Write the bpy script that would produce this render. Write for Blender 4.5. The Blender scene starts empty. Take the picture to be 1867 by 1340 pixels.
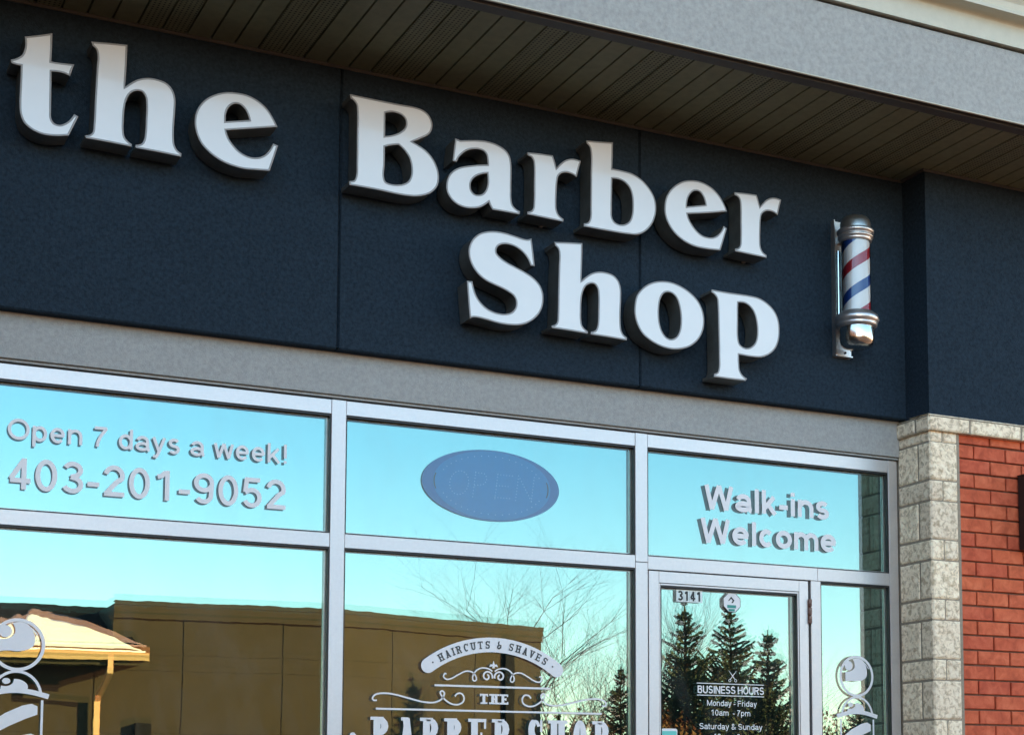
import bpy, bmesh, math, random
from mathutils import Vector, noise
from mathutils.geometry import tessellate_polygon
R = math.radians; PI = math.pi
scene = bpy.context.scene; COL = scene.collection

# ------------------------------------------------------------------ helpers
class MB:
    """collects faces, becomes ONE mesh object"""
    def __init__(s): s.v = []; s.f = []; s.m = []; s.uv = None; s.mi = 0; s.smooth = []
    def face(s, pts, mi=None, smooth=False):
        n = len(s.v); s.v.extend([tuple(p) for p in pts]); s.f.append(tuple(range(n, n+len(pts))))
        s.m.append(s.mi if mi is None else mi); s.smooth.append(smooth)
    def idx(s, verts, faces, mi=None, smooth=False):
        n = len(s.v); s.v.extend([tuple(p) for p in verts])
        for f in faces:
            s.f.append(tuple(n+i for i in f)); s.m.append(s.mi if mi is None else mi); s.smooth.append(smooth)
    def box(s, x0, x1, y0, y1, z0, z1, mi=None, skip=''):
        v = [(x0,y0,z0),(x1,y0,z0),(x1,y1,z0),(x0,y1,z0),(x0,y0,z1),(x1,y0,z1),(x1,y1,z1),(x0,y1,z1)]
        F = {'b':(0,3,2,1),'t':(4,5,6,7),'f':(0,1,5,4),'k':(2,3,7,6),'l':(3,0,4,7),'r':(1,2,6,5)}
        s.idx(v, [F[k] for k in F if k not in skip], mi)
    def bevbox(s, x0, x1, y0, y1, z0, z1, b=.002, mi=None):
        """box whose front (y0) edges are chamfered"""
        v = [(x0,y0+b,z0),(x1,y0+b,z0),(x1,y0+b,z1),(x0,y0+b,z1),
             (x0+b,y0,z0+b),(x1-b,y0,z0+b),(x1-b,y0,z1-b),(x0+b,y0,z1-b),
             (x0,y1,z0),(x1,y1,z0),(x1,y1,z1),(x0,y1,z1)]
        s.idx(v, [(4,5,6,7),(0,1,5,4),(1,2,6,5),(2,3,7,6),(3,0,4,7),(0,8,9,1),(1,9,10,2),(2,10,11,3),(3,11,8,0),(8,11,10,9)], mi)
    def extrude_x(s, prof, x0, x1, mi=None, smooth=False, caps=True):
        """profile of (y,z) points run along x"""
        n = len(prof)
        v = [(x0,y,z) for y,z in prof]+[(x1,y,z) for y,z in prof]
        s.idx(v, [(i,i+1,n+i+1,n+i) for i in range(n-1)], mi, smooth)
    def lathe(s, cx, cy, prof, n=40, mi=None, smooth=True):
        """profile of (r,z) points turned round the vertical"""
        v = []
        for r, z in prof:
            for k in range(n):
                a = 2*PI*k/n; v.append((cx+r*math.cos(a), cy+r*math.sin(a), z))
        f = []
        for i in range(len(prof)-1):
            for k in range(n):
                k2 = (k+1) % n; f.append((i*n+k, i*n+k2, (i+1)*n+k2, (i+1)*n+k))
        s.idx(v, f, mi, smooth)
    def tube(s, pts, rad, n=6, mi=None, smooth=True):
        pts = [Vector(p) for p in pts]; rings = []
        for i, p in enumerate(pts):
            d = (pts[min(i+1, len(pts)-1)]-pts[max(i-1, 0)]).normalized()
            up = Vector((0,0,1)) if abs(d.z) < .9 else Vector((1,0,0))
            a = d.cross(up).normalized(); b = d.cross(a)
            r = rad[i] if isinstance(rad, (list, tuple)) else rad
            rings.append([p+a*r*math.cos(2*PI*k/n)+b*r*math.sin(2*PI*k/n) for k in range(n)])
        v = [q for g in rings for q in g]; f = []
        for i in range(len(rings)-1):
            for k in range(n):
                k2 = (k+1) % n; f.append((i*n+k, i*n+k2, (i+1)*n+k2, (i+1)*n+k))
        f.append(tuple(range(n))); f.append(tuple((len(rings)-1)*n+k for k in range(n))[::-1])
        s.idx(v, f, mi, smooth)
    def build(s, name, mats, parent=None, loc=None):
        me = bpy.data.meshes.new(name)
        off = Vector(loc) if loc is not None else Vector((0,0,0))
        me.from_pydata([tuple(Vector(p)-off) for p in s.v], [], s.f); me.update()
        if not isinstance(mats, (list, tuple)): mats = [mats]
        for m in mats: me.materials.append(m)
        me.polygons.foreach_set('material_index', s.m)
        me.polygons.foreach_set('use_smooth', s.smooth)
        bm = bmesh.new(); bm.from_mesh(me)
        bmesh.ops.remove_doubles(bm, verts=bm.verts, dist=1e-6)
        if getattr(s, 'recalc', False): bmesh.ops.recalc_face_normals(bm, faces=bm.faces)
        bm.to_mesh(me); bm.free()
        o = bpy.data.objects.new(name, me); COL.objects.link(o); o.location = off
        if parent is not None:
            o.parent = parent
            o.location = off - WORLD_LOC[parent.name]
        WORLD_LOC[o.name] = off
        return o
WORLD_LOC = {}

def thing(name, label, cat, loc=(0,0,0), group=None):
    o = bpy.data.objects.new(name, None); COL.objects.link(o); o.location = loc
    o.empty_display_size = .1
    o['label'] = label; o['category'] = cat
    if group: o['group'] = group
    WORLD_LOC[o.name] = Vector(loc)
    return o
def tag(o, label, cat, group=None):
    o['label'] = label; o['category'] = cat
    if group: o['group'] = group
    return o

def catmull(pts, seg=6):
    """closed loop of (x,z,corner) -> polygon; smooth runs between corner points"""
    n = len(pts); P = [Vector((p[0], p[1])) for p in pts]; out = []
    for i in range(n):
        a, b = i, (i+1) % n
        p1, p2 = P[a], P[b]
        p0 = P[a-1] if not pts[a][2] else p1-(p2-p1)*.5
        p3 = P[(b+1) % n] if not pts[b][2] else p2+(p2-p1)*.5
        L = max((p2-p1).length, 1e-6)
        l0 = max((p1-p0).length, 1e-6); l3 = max((p3-p2).length, 1e-6)
        m1 = ((p1-p0)/l0*L+(p2-p1))*.5 if not pts[a][2] else (p2-p1)
        m2 = ((p3-p2)/l3*L+(p2-p1))*.5 if not pts[b][2] else (p2-p1)
        if pts[a][2] and not pts[b][2]: m1 = (p2-p1)*1.5-m2*.5
        if pts[b][2] and not pts[a][2]: m2 = (p2-p1)*1.5-m1*.5
        both = pts[a][2] and pts[b][2]
        for k in range(1 if both else seg):
            t = k/seg; t2 = t*t; t3 = t2*t
            out.append(p1*(2*t3-3*t2+1)+m1*(t3-2*t2+t)+p2*(-2*t3+3*t2)+m2*(t3-t2))
    return out
def area(poly): return sum(poly[i].x*poly[(i+1)%len(poly)].y-poly[(i+1)%len(poly)].x*poly[i].y for i in range(len(poly)))/2
def inset(poly, d):
    """move a loop d to its left-hand side (inside when counter-clockwise)"""
    n = len(poly); out = []
    for i in range(n):
        a, b, c = poly[i-1], poly[i], poly[(i+1) % n]
        e1 = (b-a); e2 = (c-b)
        if e1.length < 1e-7: e1 = e2
        if e2.length < 1e-7: e2 = e1
        e1 = e1.normalized(); e2 = e2.normalized()
        n1 = Vector((-e1.y, e1.x)); n2 = Vector((-e2.y, e2.x)); m = n1+n2
        if m.length < 1e-4: m = n1
        m = m.normalized(); k = 1/max(m.dot(n1), .55)
        out.append(b+m*d*k)
    return out
def fill(mb, loops, y, mi=None):
    """flat face filling loops (first outer, rest holes) in the plane y, facing -y"""
    vv = [[Vector((p.x, p.y, 0)) for p in l] for l in loops]
    flat = [p for l in vv for p in l]
    tris = tessellate_polygon(vv)
    f = []
    for t in tris:
        a, b, c = (flat[i] for i in t)
        cr = (b-a).cross(c-a).z
        if abs(cr) < 1e-12: continue
        f.append(tuple(t) if cr > 0 else (t[0], t[2], t[1]))
    mb.idx([(p.x, y, p.y) for p in flat], f, mi)
def wallstrip(mb, loop, y0, y1, mi=None, smooth=False):
    n = len(loop)
    v = [(p.x, y0, p.y) for p in loop]+[(p.x, y1, p.y) for p in loop]
    mb.idx(v, [(i, (i+1)%n, n+(i+1)%n, n+i) for i in range(n)], mi, smooth)

# ------------------------------------------------------------------ materials
def newmat(name):
    m = bpy.data.materials.new(name); m.use_nodes = True
    nt = m.node_tree; nt.nodes.clear(); out = nt.nodes.new('ShaderNodeOutputMaterial')
    return m, nt, out
def N(nt, t, **kw):
    n = nt.nodes.new(t)
    for k, v in kw.items(): setattr(n, k, v)
    return n
def coords(nt): return N(nt, 'ShaderNodeTexCoord').outputs['Object']
def noise_tex(nt, vec, scale, detail=4, rough=.55, dist=0.):
    n = N(nt, 'ShaderNodeTexNoise'); n.inputs['Scale'].default_value = scale
    n.inputs['Detail'].default_value = detail; n.inputs['Roughness'].default_value = rough
    n.inputs['Distortion'].default_value = dist
    nt.links.new(vec, n.inputs['Vector']); return n
def ramp(nt, fac, stops):
    r = N(nt, 'ShaderNodeValToRGB'); cr = r.color_ramp
    while len(cr.elements) < len(stops): cr.elements.new(.5)
    for e, (p, c) in zip(cr.elements, stops):
        e.position = p; e.color = (*c, 1) if len(c) == 3 else c
    nt.links.new(fac, r.inputs['Fac']); return r
def bump(nt, height, dist, strength=1., normal=None):
    b = N(nt, 'ShaderNodeBump'); b.inputs['Distance'].default_value = dist; b.inputs['Strength'].default_value = strength
    nt.links.new(height, b.inputs['Height'])
    if normal is not None: nt.links.new(normal, b.inputs['Normal'])
    return b
def sc(c, k): return tuple(min(1, x*k) for x in c)
def mottled(name, col, var=.12, s1=35, s2=160, rough=.85, bd=.0012, metallic=0., spec=.3, big=.06, bs=None, dirt=None):
    """painted / cast surface: two scales of colour mottling and a fine relief"""
    m, nt, out = newmat(name); b = N(nt, 'ShaderNodeBsdfPrincipled'); v = coords(nt)
    n1 = noise_tex(nt, v, s1, 5, .65); n2 = noise_tex(nt, v, 1.3, 3, .5)
    r1 = ramp(nt, n1.outputs['Fac'], [(.3, sc(col, 1-var)), (.7, sc(col, 1+var))])
    r2 = ramp(nt, n2.outputs['Fac'], [(.3, (1-big,)*3), (.7, (1.0,)*3)])
    mx = N(nt, 'ShaderNodeMix', data_type='RGBA', blend_type='MULTIPLY'); mx.inputs['Factor'].default_value = 1
    nt.links.new(r1.outputs['Color'], mx.inputs['A']); nt.links.new(r2.outputs['Color'], mx.inputs['B'])
    nt.links.new(mx.outputs['Result'], b.inputs['Base Color'])
    b.inputs['Roughness'].default_value = rough; b.inputs['Metallic'].default_value = metallic
    b.inputs['Specular IOR Level'].default_value = spec
    if bd:
        n3 = noise_tex(nt, v, s2, 4, .6); bb = bump(nt, n3.outputs['Fac'], bd)
        nt.links.new(bb.outputs['Normal'], b.inputs['Normal'])
    nt.links.new(b.outputs[0], out.inputs[0]); return m
def island_mottled(name, stops, s1, s2, bd, rough=.85, island=.12, spec=.3):
    """masonry: colour patches, a shift per unit, strong relief"""
    m, nt, out = newmat(name); b = N(nt, 'ShaderNodeBsdfPrincipled'); v = coords(nt)
    n1 = noise_tex(nt, v, s1, 4, .6, .6)
    r1 = ramp(nt, n1.outputs['Fac'], stops)
    g = N(nt, 'ShaderNodeNewGeometry')
    hs = N(nt, 'ShaderNodeHueSaturation'); mr = N(nt, 'ShaderNodeMapRange')
    mr.inputs['To Min'].default_value = 1-island; mr.inputs['To Max'].default_value = 1+island
    nt.links.new(g.outputs['Random Per Island'], mr.inputs['Value']); nt.links.new(mr.outputs['Result'], hs.inputs['Value'])
    m2 = N(nt, 'ShaderNodeMath', operation='MULTIPLY_ADD'); m2.inputs[1].default_value = .006; m2.inputs[2].default_value = .497
    nt.links.new(g.outputs['Random Per Island'], m2.inputs[0]); nt.links.new(m2.outputs[0], hs.inputs['Hue'])
    nt.links.new(r1.outputs['Color'], hs.inputs['Color']); nt.links.new(hs.outputs[0], b.inputs['Base Color'])
    n3 = noise_tex(nt, v, s2, 4, .6); bb = bump(nt, n3.outputs['Fac'], bd); nt.links.new(bb.outputs['Normal'], b.inputs['Normal'])
    b.inputs['Roughness'].default_value = rough; b.inputs['Specular IOR Level'].default_value = spec
    nt.links.new(b.outputs[0], out.inputs[0]); return m
def simple(name, col, rough=.5, metallic=0., spec=.5, coat=0., var=.04, s1=60, bd=0., s2=200):
    m = mottled(name, col, var, s1, s2, rough, bd, metallic, spec, .03)
    if coat:
        b = [n for n in m.node_tree.nodes if n.type == 'BSDF_PRINCIPLED'][0]
        b.inputs['Coat Weight'].default_value = coat; b.inputs['Coat Roughness'].default_value = .05
    return m

M = {}
M['navy'] = mottled('navy_stucco', (.0190,.0330,.0490), .34, 80, 240, .85, .0020, spec=.10, big=.10)
M['grey'] = mottled('grey_stucco', (.355,.365,.355), .14, 85, 240, .9, .0016, big=.05)
M['greyfascia'] = mottled('fascia_stucco', (.36,.37,.355), .16, 55, 240, .9, .0016, big=.06)
M['soffit'] = mottled('soffit_metal', (.21,.21,.125), .12, 25, 200, .5, .0003, spec=.3)
M['trimdark'] = mottled('brown_trim', (.09,.09,.085), .1, 40, 200, .5, .0002)
M['cream'] = mottled('cream_metal', (.55,.53,.42), .05, 20, 80, .35, .0003, spec=.5)
M['alu'] = mottled('anodised_aluminium', (.62,.61,.61), .04, 90, 500, .42, .0002, metallic=.75, spec=.5, big=.05)
M['black'] = simple('black_rubber', (.012,.013,.014), .5)
M['stone'] = island_mottled('split_faced_stone', [(.32,(.50,.405,.27)),(.43,(.64,.53,.38)),(.51,(.88,.75,.56)),(.63,(.96,.85,.65))], 50, 170, .003, .9, .10)
M['mortar'] = mottled('mortar', (.20,.105,.075), .15, 80, 300, .95, .001)
M['stonemortar'] = mottled('stone_mortar', (.30,.26,.20), .15, 80, 300, .95, .001)
M['brick'] = island_mottled('red_brick', [(.3,(.42,.082,.038)),(.5,(.56,.117,.054)),(.7,(.66,.165,.080))], 22, 260, .0012, .85, .07)
M['face'] = simple('white_acrylic', (.78,.79,.78), .3, spec=.5, coat=1., var=.015, s1=12)
M['rim'] = simple('trim_cap', (.30,.30,.30), .35, spec=.5)
M['return'] = mottled('bronze_return', (.14,.15,.14), .25, 18, 150, .35, .0004, metallic=.3, spec=.5, big=.2)
M['vinyl'] = simple('white_vinyl', (.80,.81,.83), .45, var=.02)
M['chrome'] = mottled('polished_metal', (.62,.60,.56), .06, 30, 100, .18, 0, metallic=1.)
M['galv'] = mottled('brushed_metal', (.60,.59,.58), .08, 60, 300, .35, .0002, metallic=.9)
M['dome'] = mottled('dull_metal', (.42,.42,.40), .06, 60, 300, .28, .0001, metallic=.9)
M['concrete'] = mottled('concrete', (.085,.088,.088), .12, 8, 60, .9, .002, big=.15)
M['asphalt'] = mottled('asphalt', (.035,.037,.040), .3, 60, 120, .9, .004, big=.25)
M['snow'] = mottled('snow', (.84,.85,.86), .03, 4, 20, .6, .01)
M['brown'] = mottled('brown_stucco', (.030,.0225,.0125), .10, 6, 40, .9, .003, big=.12)
M['shingle'] = mottled('dark_shingle', (.010,.010,.011), .3, 9, 40, .9, .004, spec=.03)
M['tan'] = mottled('tan_metal', (.52,.32,.16), .05, 8, 40, .45, 0)
M['bark'] = mottled('bark', (.035,.026,.020), .3, 20, 60, .95, .004)
M['needle'] = mottled('needles', (.026,.034,.016), .35, 6, 40, .8, 0)
M['bush'] = mottled('dry_bush', (.13,.062,.025), .35, 6, 40, .9, 0)
M['yellowbush'] = mottled('olive_bush', (.075,.062,.018), .35, 6, 40, .9, 0)

def mirror_mat():
    m, nt, out = newmat('reflective_glazing')
    g = N(nt, 'ShaderNodeBsdfGlossy'); g.inputs['Color'].default_value = MIRROR_TINT; g.inputs['Roughness'].default_value = 0.
    d = N(nt, 'ShaderNodeBsdfDiffuse'); d.inputs['Color'].default_value = (.006,.008,.009,1)
    mx = N(nt, 'ShaderNodeMixShader'); mx.inputs[0].default_value = MIRROR_FAC
    v = coords(nt); n1 = noise_tex(nt, v, 1.7, 2, .5); b1 = bump(nt, n1.outputs['Fac'], .00016)
    n2 = noise_tex(nt, v, 9, 2, .5); b2 = bump(nt, n2.outputs['Fac'], .00003, 1., b1.outputs['Normal'])
    nt.links.new(b2.outputs['Normal'], g.inputs['Normal'])
    nt.links.new(d.outputs[0], mx.inputs[1]); nt.links.new(g.outputs[0], mx.inputs[2]); nt.links.new(mx.outputs[0], out.inputs[0])
    return m
def pane_mat():
    m, nt, out = newmat('clear_outer_glass')
    g = N(nt, 'ShaderNodeBsdfGlossy'); g.inputs['Color'].default_value = (1,1,1,1); g.inputs['Roughness'].default_value = 0.
    t = N(nt, 'ShaderNodeBsdfTransparent'); t.inputs['Color'].default_value = (.93,.985,.98,1)
    f = N(nt, 'ShaderNodeFresnel'); f.inputs['IOR'].default_value = 1.5
    k = N(nt, 'ShaderNodeMath', operation='MULTIPLY_ADD'); k.inputs[1].default_value = 1.1; k.inputs[2].default_value = .01; k.use_clamp = True
    nt.links.new(f.outputs[0], k.inputs[0])
    mx = N(nt, 'ShaderNodeMixShader'); nt.links.new(k.outputs[0], mx.inputs[0])
    nt.links.new(t.outputs[0], mx.inputs[1]); nt.links.new(g.outputs[0], mx.inputs[2])
    # faint film of dust and smears
    v = coords(nt); du = N(nt, 'ShaderNodeBsdfDiffuse'); du.inputs['Color'].default_value = (.6,.6,.58,1)
    mp = N(nt, 'ShaderNodeMapping'); mp.inputs['Scale'].default_value = (1.,1.,.35); mp.inputs['Rotation'].default_value = (0,.5,0); nt.links.new(v, mp.inputs[0])
    n1 = noise_tex(nt, mp.outputs[0], 5, 6, .7, 1.2); n2 = noise_tex(nt, v, 140, 2, .5)
    r1 = ramp(nt, n1.outputs['Fac'], [(.45,(0,0,0)),(.80,(.06,.06,.06))]); r2 = ramp(nt, n2.outputs['Fac'], [(.66,(0,0,0)),(.74,(.07,.07,.07))])
    ad = N(nt, 'ShaderNodeMath', operation='ADD'); nt.links.new(r1.outputs[0], ad.inputs[0]); nt.links.new(r2.outputs[0], ad.inputs[1])
    m2 = N(nt, 'ShaderNodeMixShader'); nt.links.new(ad.outputs[0], m2.inputs[0]); nt.links.new(mx.outputs[0], m2.inputs[1]); nt.links.new(du.outputs[0], m2.inputs[2])
    nt.links.new(m2.outputs[0], out.inputs[0])
    return m
MIRROR_TINT = (.60,1.,.95,1); MIRROR_FAC = .30
M['mirror'] = mirror_mat(); M['pane'] = pane_mat()

# ------------------------------------------------------------------ world, sun, camera
SUN_EL, SUN_AZ = 14., 50.      # azimuth: from +y towards +x (the sun stands behind the shop, to the right)
# pale horizon, clear blue above it, thin warm veil overhead
w = bpy.data.worlds.new('World'); scene.world = w; w.use_nodes = True
wn = w.node_tree; bg = wn.nodes['Background']; bg.inputs['Strength'].default_value = .06
sky = wn.nodes.new('ShaderNodeTexSky'); sky.sky_type = 'NISHITA'; sky.sun_disc = False
sky.sun_elevation = R(SUN_EL); sky.sun_rotation = R(SUN_AZ); sky.air_density = 1.; sky.dust_density = .3; sky.ozone_density = 1.2; sky.altitude = 1000
wb = wn.nodes.new('ShaderNodeMix'); wb.data_type = 'RGBA'; wb.blend_type = 'MULTIPLY'; wb.inputs['Factor'].default_value = 1; 
tc = wn.nodes.new('ShaderNodeTexCoord'); sx = wn.nodes.new('ShaderNodeSeparateXYZ'); wn.links.new(tc.outputs['Generated'], sx.inputs[0])
tn = wn.nodes.new('ShaderNodeValToRGB'); cr = tn.color_ramp
for k_, (p_, c_) in enumerate([(0.,(2.1,1.32,1.15,1)),(.09,(1.52,1.25,1.13,1)),(.20,(1.06,1.20,1.17,1)),(.35,(.96,1.20,1.17,1)),(.75,(1.30,.75,.50,1))]):
    e_ = cr.elements[k_] if k_ < 2 else cr.elements.new(p_)
    e_.position = p_; e_.color = c_
wn.links.new(sx.outputs['Z'], tn.inputs['Fac']); wn.links.new(tn.outputs['Color'], wb.inputs['B'])
wn.links.new(sky.outputs[0], wb.inputs['A']); wn.links.new(wb.outputs['Result'], bg.inputs['Color'])
sd = bpy.data.lights.new('sun', 'SUN'); sd.energy = 5.; sd.angle = R(.5); sd.color = (1., .47, .18)
so = bpy.data.objects.new('sun', sd); COL.objects.link(so)
dirv = Vector((math.sin(R(SUN_AZ))*math.cos(R(SUN_EL)), math.cos(R(SUN_AZ))*math.cos(R(SUN_EL)), math.sin(R(SUN_EL))))
so.rotation_euler = dirv.to_track_quat('Z', 'Y').to_euler(); so.location = dirv*30

cd = bpy.data.cameras.new('camera'); cam = bpy.data.objects.new('camera', cd); COL.objects.link(cam); scene.camera = cam
cd.sensor_width = 36; cd.lens = 3133.6/1867*36; cd.shift_x = (933.5-1193.9)/1867; cd.shift_y = (1149.26-670)/1867
cd.clip_start = .05; cd.clip_end = 2000
yaw, pit, rol = .492956302, .0984502667, -.00334673126
fw = Vector((math.sin(yaw)*math.cos(pit), math.cos(yaw)*math.cos(pit), math.sin(pit)))
ri = Vector((math.cos(yaw), -math.sin(yaw), 0)); up = ri.cross(fw)
c_, s_ = math.cos(rol), math.sin(rol); ri, up = ri*c_+up*s_, up*c_-ri*s_
from mathutils import Matrix
m3 = Matrix((ri, up, -fw)).transposed(); cam.matrix_world = Matrix.Translation((0,-5.6945,1.55)) @ m3.to_4x4()
scene.view_settings.view_transform = 'Standard'; scene.view_settings.look = 'None'
scene.view_settings.exposure = 3.48; scene.view_settings.gamma = 1

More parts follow.
